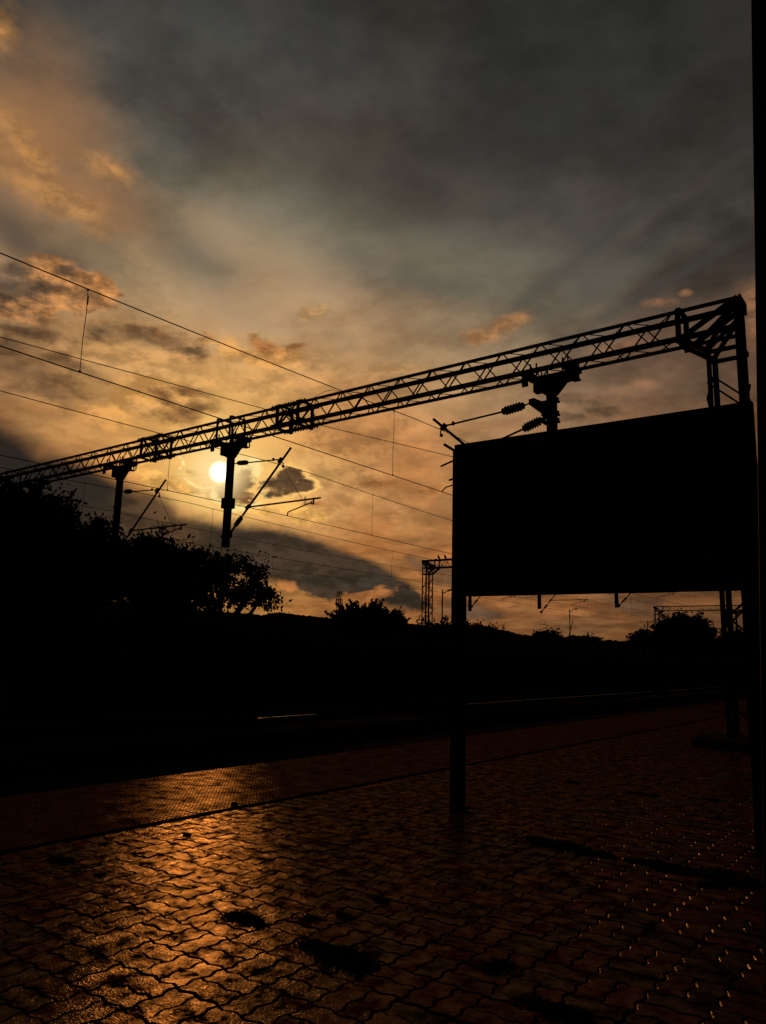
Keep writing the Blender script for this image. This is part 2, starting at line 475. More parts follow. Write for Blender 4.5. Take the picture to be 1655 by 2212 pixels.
# ---------------------------------------------------------------- geometry helpers
class MB:
    def __init__(self):
        self.v, self.f = [], []

    def add(self, vs, fs):
        o = len(self.v)
        self.v += [tuple(map(float, p)) for p in vs]
        self.f += [tuple(i + o for i in q) for q in fs]
        return self

    def bar(self, p0, p1, w, h=None, up=(0, 0, 1)):
        """rectangular bar from p0 to p1; w across, h along 'up'"""
        h = w if h is None else h
        p0, p1 = np.array(p0, float), np.array(p1, float)
        d = p1 - p0
        d /= np.linalg.norm(d)
        up = np.array(up, float)
        if abs(np.dot(d, up)) > 0.98:
            up = np.array((0, 1.0, 0))
        s = _nz(np.cross(d, up))
        u = np.cross(s, d)
        c = [(-1, -1), (1, -1), (1, 1), (-1, 1)]
        vs = [p + s * a * w / 2 + u * b * h / 2 for p in (p0, p1) for a, b in c]
        return self.add(vs, [(0, 3, 2, 1), (4, 5, 6, 7), (0, 1, 5, 4), (1, 2, 6, 5), (2, 3, 7, 6), (3, 0, 4, 7)])

    def box(self, a, b):
        x0, y0, z0 = a
        x1, y1, z1 = b
        vs = [(x0, y0, z0), (x1, y0, z0), (x1, y1, z0), (x0, y1, z0), (x0, y0, z1), (x1, y0, z1), (x1, y1, z1), (x0, y1, z1)]
        return self.add(vs, [(0, 3, 2, 1), (4, 5, 6, 7), (0, 1, 5, 4), (1, 2, 6, 5), (2, 3, 7, 6), (3, 0, 4, 7)])

    def tube(self, pts, r, n=8, closed_ends=True):
        """round tube along a list of points; r a number or a list"""
        pts = [np.array(p, float) for p in pts]
        rs = [r] * len(pts) if isinstance(r, (int, float)) else r
        vs, fs = [], []
        ref = None
        for i, p in enumerate(pts):
            d = pts[min(i + 1, len(pts) - 1)] - pts[max(i - 1, 0)]
            d = d / (np.linalg.norm(d) + 1e-12)
            if ref is None:
                ref = np.array((0, 0, 1.0)) if abs(d[2]) < 0.9 else np.array((0, 1.0, 0))
            s = _nz(np.cross(d, ref))
            u = np.cross(s, d)
            ref = u
            for k in range(n):
                a = 2 * math.pi * k / n
                vs.append(p + (s * math.cos(a) + u * math.sin(a)) * rs[i])
        for i in range(len(pts) - 1):
            for k in range(n):
                k2 = (k + 1) % n
                fs.append((i * n + k, i * n + k2, (i + 1) * n + k2, (i + 1) * n + k))
        if closed_ends:
            fs.append(tuple(range(n - 1, -1, -1)))
            fs.append(tuple((len(pts) - 1) * n + k for k in range(n)))
        return self.add(vs, fs)

    def prism(self, poly, y0, y1):
        """polygon in the XZ plane given depth along Y"""
        n = len(poly)
        vs = [(p[0], y0, p[1]) for p in poly] + [(p[0], y1, p[1]) for p in poly]
        fs = [tuple(range(n)), tuple(range(2 * n - 1, n - 1, -1))]
        fs += [(i, i + n, (i + 1) % n + n, (i + 1) % n) for i in range(n)]
        return self.add(vs, fs)

    def ball(self, c, r, n=8, mrows=5):
        rx, ry, rz = (r, r, r) if isinstance(r, (int, float)) else r
        vs, fs = [], []
        for i in range(mrows + 1):
            t = math.pi * i / mrows
            for k in range(n):
                a = 2 * math.pi * k / n
                vs.append((c[0] + rx * math.sin(t) * math.cos(a), c[1] + ry * math.sin(t) * math.sin(a), c[2] + rz * math.cos(t)))
        for i in range(mrows):
            for k in range(n):
                fs.append((i * n + k, (i + 1) * n + k, (i + 1) * n + (k + 1) % n, i * n + (k + 1) % n))
        return self.add(vs, fs)

    def mesh(self, name, mat, smooth=False):
        me = bpy.data.meshes.new(name)
        me.from_pydata(self.v, [], self.f)
        me.materials.append(mat)
        if smooth:
            for p in me.polygons:
                p.use_smooth = True
        me.update()
        return me

    def build(self, name, mat, parent=None, smooth=False, **props):
        return link_mesh(self.mesh(name, mat, smooth), name, parent, **props)

def link_mesh(me, name, parent=None, **props):
    o = bpy.data.objects.new(name, me)
    col.objects.link(o)
    if parent is not None:
        o.parent = parent
        o.matrix_parent_inverse = Matrix.Translation(-parent.location) if parent.parent is None else parent.matrix_parent_inverse.copy()
    for k, v in props.items():
        o[k] = v
    return o

def thing(name, label, cat, loc=(0, 0, 0), group=None):
    o = bpy.data.objects.new(name, None)
    o.location = loc
    o.empty_display_size = 0.3
    col.objects.link(o)
    o['label'] = label
    o['category'] = cat
    if group:
        o['group'] = group
    return o

# child meshes are written in world coordinates; the parent Empty stands at the base
def part(mb, name, mat, parent, smooth=False, **props):
    o = bpy.data.objects.new(name, mb.mesh(name, mat, smooth))
    col.objects.link(o)
    o.parent = parent
    root = parent
    off = Vector((0, 0, 0))
    while root is not None:
        off += root.location
        root = root.parent
    o.location = -off
    for k, v in props.items():
        o[k] = v
    return o

# ---------------------------------------------------------------- ground, platform
X_EDGE, X_TILE = -7.93, -5.90
GZ = -1.02
g = MB()
N = 48
ringr = [0, 30, 80, 200, 500, 1200, 3000, 6000]
gv = [(0, 0, GZ)]
for r in ringr[1:]:
    gv += [(r * math.cos(2 * math.pi * k / N), r * math.sin(2 * math.pi * k / N), GZ) for k in range(N)]
gf = [(0, 1 + k, 1 + (k + 1) % N) for k in range(N)]
for i in range(len(ringr) - 2):
    for k in range(N):
        a, b = 1 + i * N, 1 + (i + 1) * N
        gf.append((a + k, b + k, b + (k + 1) % N, a + (k + 1) % N))
g.add(gv, gf)
g.build('ground', M_EARTH, kind='structure')

# ballast bed under the four tracks
b = MB()
ys = np.linspace(-30, 260, 146)
xs = np.linspace(-29.6, X_EDGE - 0.02, 34)
rb = np.random.default_rng(3)
hv = rb.normal(0, 0.018, (len(ys), len(xs)))
vs = [(x, y, -0.955 + hv[j, i]) for j, y in enumerate(ys) for i, x in enumerate(xs)]
nx = len(xs)
fs = [(j * nx + i, j * nx + i + 1, (j + 1) * nx + i + 1, (j + 1) * nx + i) for j in range(len(ys) - 1) for i in range(nx - 1)]
b.add(vs, fs)
b.build('ballast_bed', M_BALLAST, kind='structure')

slab = MB()
slab.box((X_EDGE, -30, GZ), (12, 260, -0.016))
platform = slab.build('platform', M_JOINT, kind='structure')
cop = MB()
cop.box((X_EDGE - 0.06, -30, -0.14), (X_EDGE - 0.002, 260, -0.004))
part(cop, 'coping', M_JOINT, platform)

# ---- interlocking pavers in basket weave
U = 0.1395
X0, Y0 = -3.0, 3.06                     # one crossing of the joints

def tri(s):
    s = (s / U) % 1.0
    a = 0.0125
    if s < 0.3:
        return -a * s / 0.3
    if s < 0.7:
        return -a + 2 * a * (s - 0.3) / 0.4
    return a * (1 - s) / 0.3

def paver_outline(w, h):
    """outline of a paver of w x h units with its corner at the origin"""
    pts = []
    ks = (0.0, 0.3, 0.7)
    for i in range(w):
        pts += [((i + k) * U, tri((i + k) * U)) for k in ks]
    for i in range(h):
        pts += [(w * U - tri((i + k) * U), (i + k) * U) for k in ks]
    for i in range(w):
        pts += [((w - i - k) * U, h * U + tri((w - i - k) * U)) for k in ks]
    for i in range(h):
        pts += [(-tri((h - i - k) * U), (h - i - k) * U) for k in ks]
    return [np.array(p) for p in pts]

def inset(poly, d):
    n = len(poly)
    out = []
    for i in range(n):
        a, b_, c = poly[i - 1], poly[i], poly[(i + 1) % n]
        e1, e2 = _nz(b_ - a), _nz(c - b_)
        n1, n2 = np.array((-e1[1], e1[0])), np.array((-e2[1], e2[0]))
        k = 1 + np.dot(n1, n2)
        out.append(b_ + (n1 + n2) / max(k, 0.35) * d)
    return out

def paver_geo(w, h):
    o = paver_outline(w, h)
    c = np.array((w * U / 2, h * U / 2))
    rings = [(inset(o, 0.0034), -0.034), (inset(o, 0.0034), -0.0070), (inset(o, 0.0095), 0.0)]
    vs = [(p[0] - c[0], p[1] - c[1], z) for r, z in rings for p in r]
    n = len(o)
    fs = []
    for k in range(2):
        for i in range(n):
            j = (i + 1) % n
            fs.append((k * n + i, k * n + j, (k + 1) * n + j, (k + 1) * n + i))
    fs.append(tuple(2 * n + i for i in range(n)))
    return np.array(vs), fs

geo_x = paver_geo(2, 1)
geo_y = paver_geo(1, 2)
me_x = MB().add(*geo_x).mesh('paver', M_PAVER)
me_y = MB().add(*geo_y).mesh('paver', M_PAVER)
pavers = []
prs = random.Random(11)
i0, i1 = int((X_TILE + 0.02 - X0) / (2 * U)) - 1, int((2.2 - X0) / (2 * U))
for i in range(i0, i1):
    for j in range(int((0.4 - Y0) / (2 * U)), int((34 - Y0) / (2 * U))):
        yy = Y0 + j * 2 * U
        xx = X0 + i * 2 * U
        if xx > max(-0.4, 2.2 - 0.2 * yy) and yy > 3.5:
            continue
        if yy > 12 and xx > -1.4 - 0.1 * (yy - 12):
            continue
        par = (i + j) % 2
        # node (-3.0,3.06): the square on its near right side holds pavers that run along the platform
        for k in range(2):
            if par == 1:
                cx_, cy_ = xx + U * (k + 0.5), yy + U
                kind = 'y'
            else:
                cx_, cy_ = xx + U, yy + U * (k + 0.5)
                kind = 'x'
            if cx_ - (U if kind == 'x' else U / 2) < X_TILE - 0.005:
                continue
            pavers.append((cx_, cy_, kind, i, j, k))

def in_view(p):
    v = RC.T @ (np.array(p) - np.array([0, 0, EYE]))
    if v[2] >= -0.1:
        return None
    x, y = CX - F_PX * v[0] / v[2], CY + F_PX * v[1] / v[2]
    if -20 < x < 1640 and y < 2240:
        return 1.0 / (v[2] ** 2) * (EYE / -v[2])
    return None

def paver_tint(i, j, k):
    s = math.sin(i * 12.9898 + j * 78.233) * 43758.5453
    r = s - math.floor(s)
    red = r < 0.62
    if prs.random() < 0.16:
        red = not red
    q = 0.75 + 0.5 * prs.random()
    return (1.15 * q, 0.42 * q, 0.29 * q, 1) if red else (0.62 * q, 0.56 * q, 0.42 * q, 1)

# where the photograph shows worn or sunken spots some pavers tilt a little more
def pose():
    return (prs.gauss(0, 0.011), prs.gauss(0, 0.011), prs.gauss(0, 0.006), prs.gauss(0, 0.0016))

scored = sorted(((in_view((p[0], p[1], 0)) or 0, n) for n, p in enumerate(pavers)), reverse=True)
near = set(n for s, n in scored[:298] if s > 0)
fv, ff, ft = [], [], []
off = 0
for n, (cx_, cy_, kind, i, j, k) in enumerate(pavers):
    tint = paver_tint(i, j, k)
    rx, ry, rz, dz_ = pose()
    if n in near:
        o = bpy.data.objects.new('paver', me_x if kind == 'x' else me_y)
        o.location = (cx_, cy_, dz_)
        o.rotation_euler = (rx, ry, rz)
        o.color = tint
        o.parent = platform
        col.objects.link(o)
    else:
        vs, fs = geo_x if kind == 'x' else geo_y
        Rm = np.array([[1, -rz, ry], [rz, 1, -rx], [-ry, rx, 1]])
        fv.append(vs @ Rm.T + np.array((cx_, cy_, dz_)))
        ff += [tuple(a + off for a in q) for q in fs]
        ft += [tint] * len(vs)
        off += len(vs)
fv = np.concatenate(fv)
me = bpy.data.meshes.new('paver_field')
me.from_pydata(fv.tolist(), [], ff)
at = me.attributes.new('tint', 'FLOAT_COLOR', 'POINT')
at.data.foreach_set('color', np.array(ft, dtype=np.float32).ravel())
me.materials.append(M_PAVERF)
po = bpy.data.objects.new('paver_field', me)
col.objects.link(po)
po.parent = platform
po['kind'] = 'stuff'

# far pavement beyond the separately laid pavers
fp = MB()
fp.box((X_TILE, 34.2, -0.015), (11.9, 259, -0.001))
M_FAR = material('far_paving', (0.05, 0.032, 0.025), 0.6, 0, 0.2, scale=9, coords='World', var=0.5, bumps=((30, 0.01, 0.6),))
glossy_share(M_FAR, 0.01, 0.05, 0.45, 0.08, 5.0)
part(fp, 'far_paving', M_FAR, platform)

# ---- strip of chequered tiles along the platform edge
TS = (X_TILE - 0.012 - X_EDGE) / 7.0

def tile_geo(nq=6):
    vs, fs = [], []
    hs_ = TS / 2 - 0.0012
    vs += [(-hs_, -hs_, -0.012), (hs_, -hs_, -0.012), (hs_, hs_, -0.012), (-hs_, hs_, -0.012),
           (-hs_, -hs_, -0.02), (hs_, -hs_, -0.02), (hs_, hs_, -0.02), (-hs_, hs_, -0.02)]
    fs += [(0, 1, 2, 3), (4, 5, 1, 0), (5, 6, 2, 1), (6, 7, 3, 2), (7, 4, 0, 3)]
    p = TS / nq
    for i in range(nq):
        for j in range(nq):
            cx_, cy_ = -TS / 2 + (i + 0.5) * p, -TS / 2 + (j + 0.5) * p
            a, b_ = p / 2 - 0.0058, p / 2 - 0.0090
            o = len(vs)
            for r, z in ((a, -0.012), (b_, -0.001)):
                vs += [(cx_ - r, cy_ - r, z), (cx_ + r, cy_ - r, z), (cx_ + r, cy_ + r, z), (cx_ - r, cy_ + r, z)]
            fs += [(o + 4, o + 5, o + 6, o + 7)] + [(o + q, o + (q + 1) % 4, o + 4 + (q + 1) % 4, o + 4 + q) for q in range(4)]
    return np.array(vs), fs

tg = tile_geo()
me_t = MB().add(*tg).mesh('tile', M_TILE)
tiles = []
for i in range(7):
    for j in range(-6, 150):
        tiles.append((X_EDGE + (i + 0.5) * TS, 1.0 + (j + 0.5) * TS))
sc_t = sorted(((in_view((p[0], p[1], 0)) or 0, n) for n, p in enumerate(tiles)), reverse=True)
near_t = set(n for s, n in sc_t[:298] if s > 0)
fv, ff, off = [], [], 0
for n, (tx, ty) in enumerate(tiles):
    rx, ry, dz_ = prs.gauss(0, 0.006), prs.gauss(0, 0.006), prs.gauss(0, 0.0010)
    if n in near_t:
        o = bpy.data.objects.new('tile', me_t)
        o.location = (tx, ty, dz_)
        o.rotation_euler = (rx, ry, 0)
        o.parent = platform
        col.objects.link(o)
    else:
        Rm = np.array([[1, 0, ry], [0, 1, -rx], [-ry, rx, 1]])
        fv.append(tg[0] @ Rm.T + np.array((tx, ty, dz_)))
        ff += [tuple(a + off for a in q) for q in tg[1]]
        off += len(tg[0])
me = bpy.data.meshes.new('tile_field')
me.from_pydata(np.concatenate(fv).tolist(), [], ff)
me.materials.append(M_TILE)
po = bpy.data.objects.new('tile_field', me)
col.objects.link(po)
po.parent = platform
po['kind'] = 'stuff'
ft_ = MB()
ft_.box((X_EDGE + 0.003, 1.0 + 150 * TS + 0.01, -0.015), (X_TILE - 0.012, 259, -0.003))
M_FART = material('far_tiles', (0.05, 0.024, 0.018), 0.6, 0, 0.2, scale=30, coords='World', var=0.5, bumps=((40, 0.01, 0.6),))
glossy_share(M_FART, 0.01, 0.05, 0.45, 0.08, 5.0)
part(ft_, 'far_tiles', M_FART, platform)

# ---------------------------------------------------------------- tracks
TRACKS = [-10.3, -15.35, -20.9, -26.3]
names = ['railway track nearest the platform edge', 'second railway track from the platform', 'third railway track from the platform, its near rail catching the light',
         'farthest railway track, under the trees']
for x, lb in zip(TRACKS, names):
    tr = thing('railway_track', lb, 'railway track', (x, 0, -0.95), 'railway tracks beside the platform')
    for s in (-0.84, 0.84):
        r = MB()
        r.box((x + s - 0.07, -30, -0.90), (x + s + 0.07, 255, -0.885))
        r.box((x + s - 0.012, -30, -0.885), (x + s + 0.012, 255, -0.80))
        ro = part(r, 'rail', M_RAILSIDE, tr)
        # the rail head in lengths, each with its own slight dip; broken glint put into the materials, worn-bright and rusty lengths mixed at random
        y = -30.0
        rr = random.Random(int(x * 10 + s * 100))
        rust = MB()
        while y < 255:
            L = rr.choice((1.2, 2.5, 4.0, 8.0)) * (1 + max(y, 0) / 90)
            za, zb = rr.uniform(-0.004, 0.004), rr.uniform(-0.004, 0.004)
            worn = x == TRACKS[2] and s > 0 and rr.random() < 0.36
            own = x == TRACKS[2] and s > 0
            h = MB() if own else rust
            h.bar((x + s, y, -0.78 + za), (x + s, y + L - 0.01, -0.78 + zb), 0.067, 0.04)
            if own:
                part(h, 'rail_head', M_RAIL if worn else M_RAILSIDE, ro)
            y += L
        if rust.v:
            part(rust, 'rail_head', M_RAILSIDE, ro)
    sm = MB()
    for k in range(440):
        yk = -30 + k * 0.65
        sm.box((x - 1.35, yk, -0.98), (x + 1.35, yk + 0.24, -0.90))
    part(sm, 'sleepers', M_SLEEPER, tr, kind='stuff')

# ---------------------------------------------------------------- gantries
def gantry(yf, label, xr=-3.08, xl=-33.1, detail=True, drops=(), splices=(), plinth=True, zoff=0.0, group='overhead line gantries'):
    yb = yf + 0.56
    zt, zb = 8.78 + zoff, 8.11 + zoff
    zq = zb + 0.09
    root = thing('line_gantry', label, 'gantry', (xr - 0.35, yf + 0.35, 0), group)
    cw = 0.09
    # chords
    for y in (yf, yb):
        for z in (zt, zb):
            c = MB()
            # angle section: two thin flanges
            sgn = 1 if y == yf else -1
            sz = -1 if z == zt else 1
            c.box((xl, min(y, y + sgn * 0.012), min(z, z + sz * cw)), (xr, max(y, y + sgn * 0.012), max(z, z + sz * cw)))
            c.box((xl, min(y + sgn * 0.0125, y + sgn * cw * 1.35), min(z, z + sz * 0.012)), (xr, max(y + sgn * 0.0125, y + sgn * cw * 1.35), max(z, z + sz * 0.012)))
            part(c, 'chord', M_STEEL, root)
    # lacing bars
    joined = MB()
    bars = []
    p = 1.01
    x = -4.345
    k = 0
    while x - p / 2 > xl + 1.2:
        a, m_, b_ = x, x - p / 2, x - p
        d = 0.018
        bars += [((a, yf - d, zt - 0.03), (m_, yf - d, zb + 0.03)), ((m_, yf - d, zb + 0.03), (b_, yf - d, zt - 0.03))]
        bars += [((a - .25, yb + d, zb + 0.03), (m_ - .25, yb + d, zt - 0.03)), ((m_ - .25, yb + d, zt - 0.03), (b_ - .25, yb + d, zb + 0.03))]
        bars += [((a, yf + 0.02, zt - 0.02), (m_, yb - 0.02, zt - 0.02)), ((m_, yb - 0.02, zt - 0.02), (b_, yf + 0.02, zt - 0.02))]
        bars += [((a, yf + 0.02, zb + 0.02), (m_, yb - 0.02, zb + 0.02)), ((m_, yb - 0.02, zb + 0.02), (b_, yf + 0.02, zb + 0.02))]
        x -= p
    for q0, q1 in bars:
        if detail:
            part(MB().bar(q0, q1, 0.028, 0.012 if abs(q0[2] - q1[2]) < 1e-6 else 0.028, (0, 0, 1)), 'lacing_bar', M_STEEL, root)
        else:
            joined.bar(q0, q1, 0.035, 0.03)
    if not detail:
        part(joined, 'lacing', M_STEEL, root, kind='stuff')
    # masts at both ends, four legs each with zigzag lacing and a braced corner
    for side, (xo, sgn) in enumerate(((xr, -1), (xl, 1))):
        xi = xo + sgn * 0.66
        mroot = MB()
        zbase = 0.14 if side == 0 else GZ
        for xx in (xo, xi):
            for y in (yf, yb):
                lg = MB()
                sx = sgn if xx == xo else -sgn
                sy = 1 if y == yf else -1
                top = zt if xx == xo else zb - 0.34
                for (fx, fy) in ((0.095, 0.012), (0.012, 0.095)):
                    ax = (xx, xx + sx * fx)
                    ay = (y, y + sy * fy)
                    e = 0.0125 if fx < 0.05 else 0.0
                    lg.box((min(ax), min(ay) + (e if sy > 0 else 0), zbase), (max(ax), max(ay) - (e if sy < 0 else 0), top))
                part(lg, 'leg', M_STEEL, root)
        lace = MB()
        z = zbase + 0.1
        fl = 1
        segs = []
        while z < zb - 1.4:
            z2 = z + 0.62
            xa, xb = (xo, xi) if fl > 0 else (xi, xo)
            ya, yb_ = (yf, yb) if fl > 0 else (yb, yf)
            segs += [((xa, yf - .016, z), (xb, yf - .016, z2)), ((xa, yb + .016, z + .3), (xb, yb + .016, z2 + .3)),
                     ((xo - sgn * .016, ya, z), (xo - sgn * .016, yb_, z2)), ((xi + sgn * .016, ya, z + .3), (xi + sgn * .016, yb_, z2 + .3))]
            z = z2
            fl = -fl
        for q0, q1 in segs:
            if detail and side == 0:
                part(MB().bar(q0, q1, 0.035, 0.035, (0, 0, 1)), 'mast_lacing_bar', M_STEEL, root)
            else:
                lace.bar(q0, q1, 0.035, 0.035)
        if lace.v:
            part(lace, 'mast_lacing', M_STEEL, root, kind='stuff')
        # corner
        xk = xo + sgn * 1.11                 # where the knee meets the beam
        zk = zb - 0.36                       # where the knee meets the mast
        for y, dy in ((yf, -0.02), (yb, 0.02)):
            cr = MB()
            Y = y + dy
            cr.bar((xk, Y, zb - 0.02), (xi - sgn * 0.0, Y, zk), 0.11, 0.11)
            cr.bar((xk, Y, zb + 0.02), (xo, Y, zt - 0.04), 0.07, 0.10)
            cr.bar(((xk + xi) / 2 - sgn * 0.05, Y, (zb + zk) / 2), (xo, Y, zt - 0.14), 0.06, 0.075)
            cr.bar((xi, Y, zk), (xo, Y, zt - 0.1), 0.06, 0.085)
            part(cr, 'corner_brace', M_STEEL, root)
        ct = MB()
        for z in (zk - 0.05,):
            for y in (yf - 0.024, yb + 0.024):
                ct.bar((xo, y, z), (xi, y, z), 0.03, 0.09)
            for xx in (xo - sgn * 0.02, xi + sgn * 0.02):
                ct.bar((xx, yf, z), (xx, yb, z), 0.03, 0.09)
        part(ct, 'mast_collar', M_STEEL, root)
        fr = MB()
        for y in (yf - 0.03, yb + 0.03):
            fr.bar((xk + sgn * .06, y, zb - 0.08), (xk + sgn * .06, y, zt + 0.0), 0.11, 0.03, (0, 1, 0))
        fr.bar((xk + sgn * .06, yf, zt + 0.03), (xk + sgn * .06, yb, zt + 0.03), 0.1, 0.03)
        fr.bar((xk + sgn * .06, yf, zb - 0.04), (xk + sgn * .06, yb, zb - 0.04), 0.1, 0.03)
        part(fr, 'end_frame', M_STEEL, root)
        cap = MB()
        cap.bar((xo - sgn * 0.03, yf, zt - 0.1), (xo - sgn * 0.03, yb, zt - 0.1), 0.04, 0.26)
        part(cap, 'end_plate', M_STEEL, root)
    # bolted splices of the beam
    for xs_ in splices:
        sp_ = MB()
        for xx in (xs_ - 0.42, xs_ + 0.42):
            for y in (yf - 0.03, yb + 0.03):
                sp_.bar((xx, y, zb - 0.06), (xx, y, zt + 0.02), 0.10, 0.05, (0, 1, 0))
            sp_.bar((xx, yf, zt + 0.03), (xx, yb, zt + 0.03), 0.12, 0.04)
            sp_.bar((xx, yf, zb - 0.03), (xx, yb, zb - 0.03), 0.12, 0.04)
        for y in (yf - 0.015, yb + 0.015):
            for z in (zt - 0.05, zb + 0.05):
                sp_.bar((xs_ - 0.7, y, z), (xs_ + 0.7, y, z), 0.03, 0.12)
            for q in range(-6, 7):
                for z in (zt - 0.01, zb + 0.01):
                    sg = 1 if z > zb + 0.2 else -1
                    sp_.bar((xs_ + q * 0.11, y, z), (xs_ + q * 0.11, y, z + sg * 0.055), 0.022)
            sp_.bar((xs_ - 0.4, y, zb), (xs_ + 0.4, y, zt), 0.03, 0.05)
            sp_.bar((xs_ - 0.4, y, zt), (xs_ + 0.4, y, zb), 0.03, 0.05)
        part(sp_, 'splice_frame', M_STEEL, root)
    # drop arms
    for (xd, zend, box, fr_) in drops:
        yc = yf + 0.35
        hd = MB()
        hd.prism([(xd - 0.42, zq - 0.14), (xd + 0.50, zq - 0.14), (xd + 0.50, zq - 0.34), (xd + 0.36, zq - 0.36), (xd + 0.12, zq - 0.62),
                  (xd - 0.12, zq - 0.62), (xd - 0.28, zq - 0.50), (xd - 0.42, zq - 0.50)], yc - 0.10, yc + 0.10)
        hd.box((xd - 0.62, yf - 0.03, zq - 0.14), (xd - 0.42, yb + 0.03, zq - 0.02))
        hd.box((xd - 0.58, yf - 0.02, zq - 0.42), (xd - 0.43, yf + 0.02, zq - 0.14))
        hd.box((xd + 0.40, yf - 0.03, zq - 0.14), (xd + 0.66, yb + 0.03, zq - 0.02))
        hd.box((xd + 0.50, yc - 0.15, zq - 0.36), (xd + 0.68, yc + 0.15, zq - 0.33))
        hd.box((xd + 0.50, yc - 0.15, zq - 0.19), (xd + 0.68, yc + 0.15, zq - 0.16))
        hd.box((xd + 0.50, yc - 0.012, zq - 0.34), (xd + 0.66, yc + 0.012, zq - 0.16))
        for s in (-0.35, -0.2, 0.45, 0.58):
            for y in (yf - 0.02, yb + 0.02):
                hd.bar((xd + s, y, zq - 0.3), (xd + s, y, zq + 0.09), 0.03)
        part(hd, 'drop_arm_head', M_STEEL, root)
        da = MB()
        # I-section
        for sx in (-0.092, 0.092):
            da.box((xd + sx - 0.008, yc - 0.085, zend), (xd + sx + 0.008, yc + 0.085, zq - 0.55))
        da.box((xd - 0.083, yc - 0.006, zend), (xd + 0.083, yc + 0.006, zq - 0.55))
        for sy in (-1, 1):
            da.box((xd - 0.083, yc + sy * 0.078 - 0.008, zend), (xd + 0.083, yc + sy * 0.078 + 0.008, zq - 0.55))
        da.box((xd - 0.12, yc - 0.11, zend - 0.02), (xd + 0.12, yc + 0.11, zend))
        part(da, 'drop_arm', M_STEEL, root)
        if box:
            bx = MB()
            bx.box((xd - 0.17, yc - 0.14, 5.93), (xd + 0.17, yc + 0.14, 6.26))
            part(bx, 'clamp_box', M_STEEL, root)
        if fr_:
            for s in (-0.3, 0.3):
                hf = MB()
                for y in (yf - 0.035, yb + 0.035):
                    hf.bar((xd + s, y, zq - 0.1), (xd + s, y, zt + 0.05), 0.08, 0.03, (0, 1, 0))
                hf.bar((xd + s, yf, zt + 0.05), (xd + s, yb, zt + 0.05), 0.08, 0.03)
                part(hf, 'hanger_frame', M_STEEL, root)
        for z in (zend + 0.30, zend + 0.34):
            cl = MB()
            cl.box((xd - 0.14, yc - 0.12, z - 0.02), (xd + 0.14, yc + 0.12, z + 0.005))
            part(cl, 'clamp', M_STEEL, root)
    if plinth:
        pb = MB()
        n_s = 20
        poly = []
        cxm, cym = xr - 0.33, yf + 0.28
        for z, gr in ((-0.03, 0.0), (0.11, 0.0), (0.14, -0.04)):
            for k_ in range(n_s):
                a = 2 * math.pi * k_ / n_s
                ca, sa = math.cos(a), math.sin(a)
                ex = 0.45
                poly.append((cxm + (0.95 + gr) * math.copysign(abs(ca) ** ex, ca), cym + (0.85 + gr) * math.copysign(abs(sa) ** ex, sa), z))
        fcs = [(q * n_s + k_, q * n_s + (k_ + 1) % n_s, (q + 1) * n_s + (k_ + 1) % n_s, (q + 1) * n_s + k_) for q in range(2) for k_ in range(n_s)]
        fcs.append(tuple(2 * n_s + k_ for k_ in range(n_s)))
        pb.add(poly, fcs)
        part(pb, 'plinth', M_CONC, root)
    return root

G1, G2, G3 = 15.65, 48.75, 103.6
gantry(G1, 'large steel lattice gantry crossing the sky in front, its right leg behind the dark board', splices=(-15.5, -22.15),
       drops=[(-7.28, 4.9, False, False), (-18.30, 4.72, True, True), (-24.25, 4.72, False, False), (-30.1, 4.72, False, False)])
gantry(G2, 'middle-distance lattice gantry with two birds on it, its left leg just left of the board', detail=False, splices=(-15.5,),
       drops=[(-18.05, 4.93, False, False), (-23.5, 4.93, True, False), (-29.05, 4.86, False, False)])
gantry(G3, 'farthest lattice gantry, seen small under the board behind the domed tree', detail=False, splices=(),
       drops=[(-17.4, 4.9, False, False), (-23.0, 4.9, False, False)])

# ---------------------------------------------------------------- insulators and cantilevers
def insulator(mb, p0, p1, r=0.075, n=7, core=0.03):
    p0, p1 = np.array(p0, float), np.array(p1, float)
    pts, rs = [], []
    L = 40
    for i in range(n):
        a, b_, c = (i + 0.12) / n, (i + 0.42) / n, (i + 0.58) / n
        d = (i + 0.95) / n
        edge = 0.8 if i in (0, n - 1) else 1.0
        for t, rr in ((a, core * 1.3), (b_, r * edge), (c, r * edge), (d, core * 1.3)):
            pts.append(p0 + (p1 - p0) * t)
            rs.append(rr)
    mb.tube(pts, rs, 10)

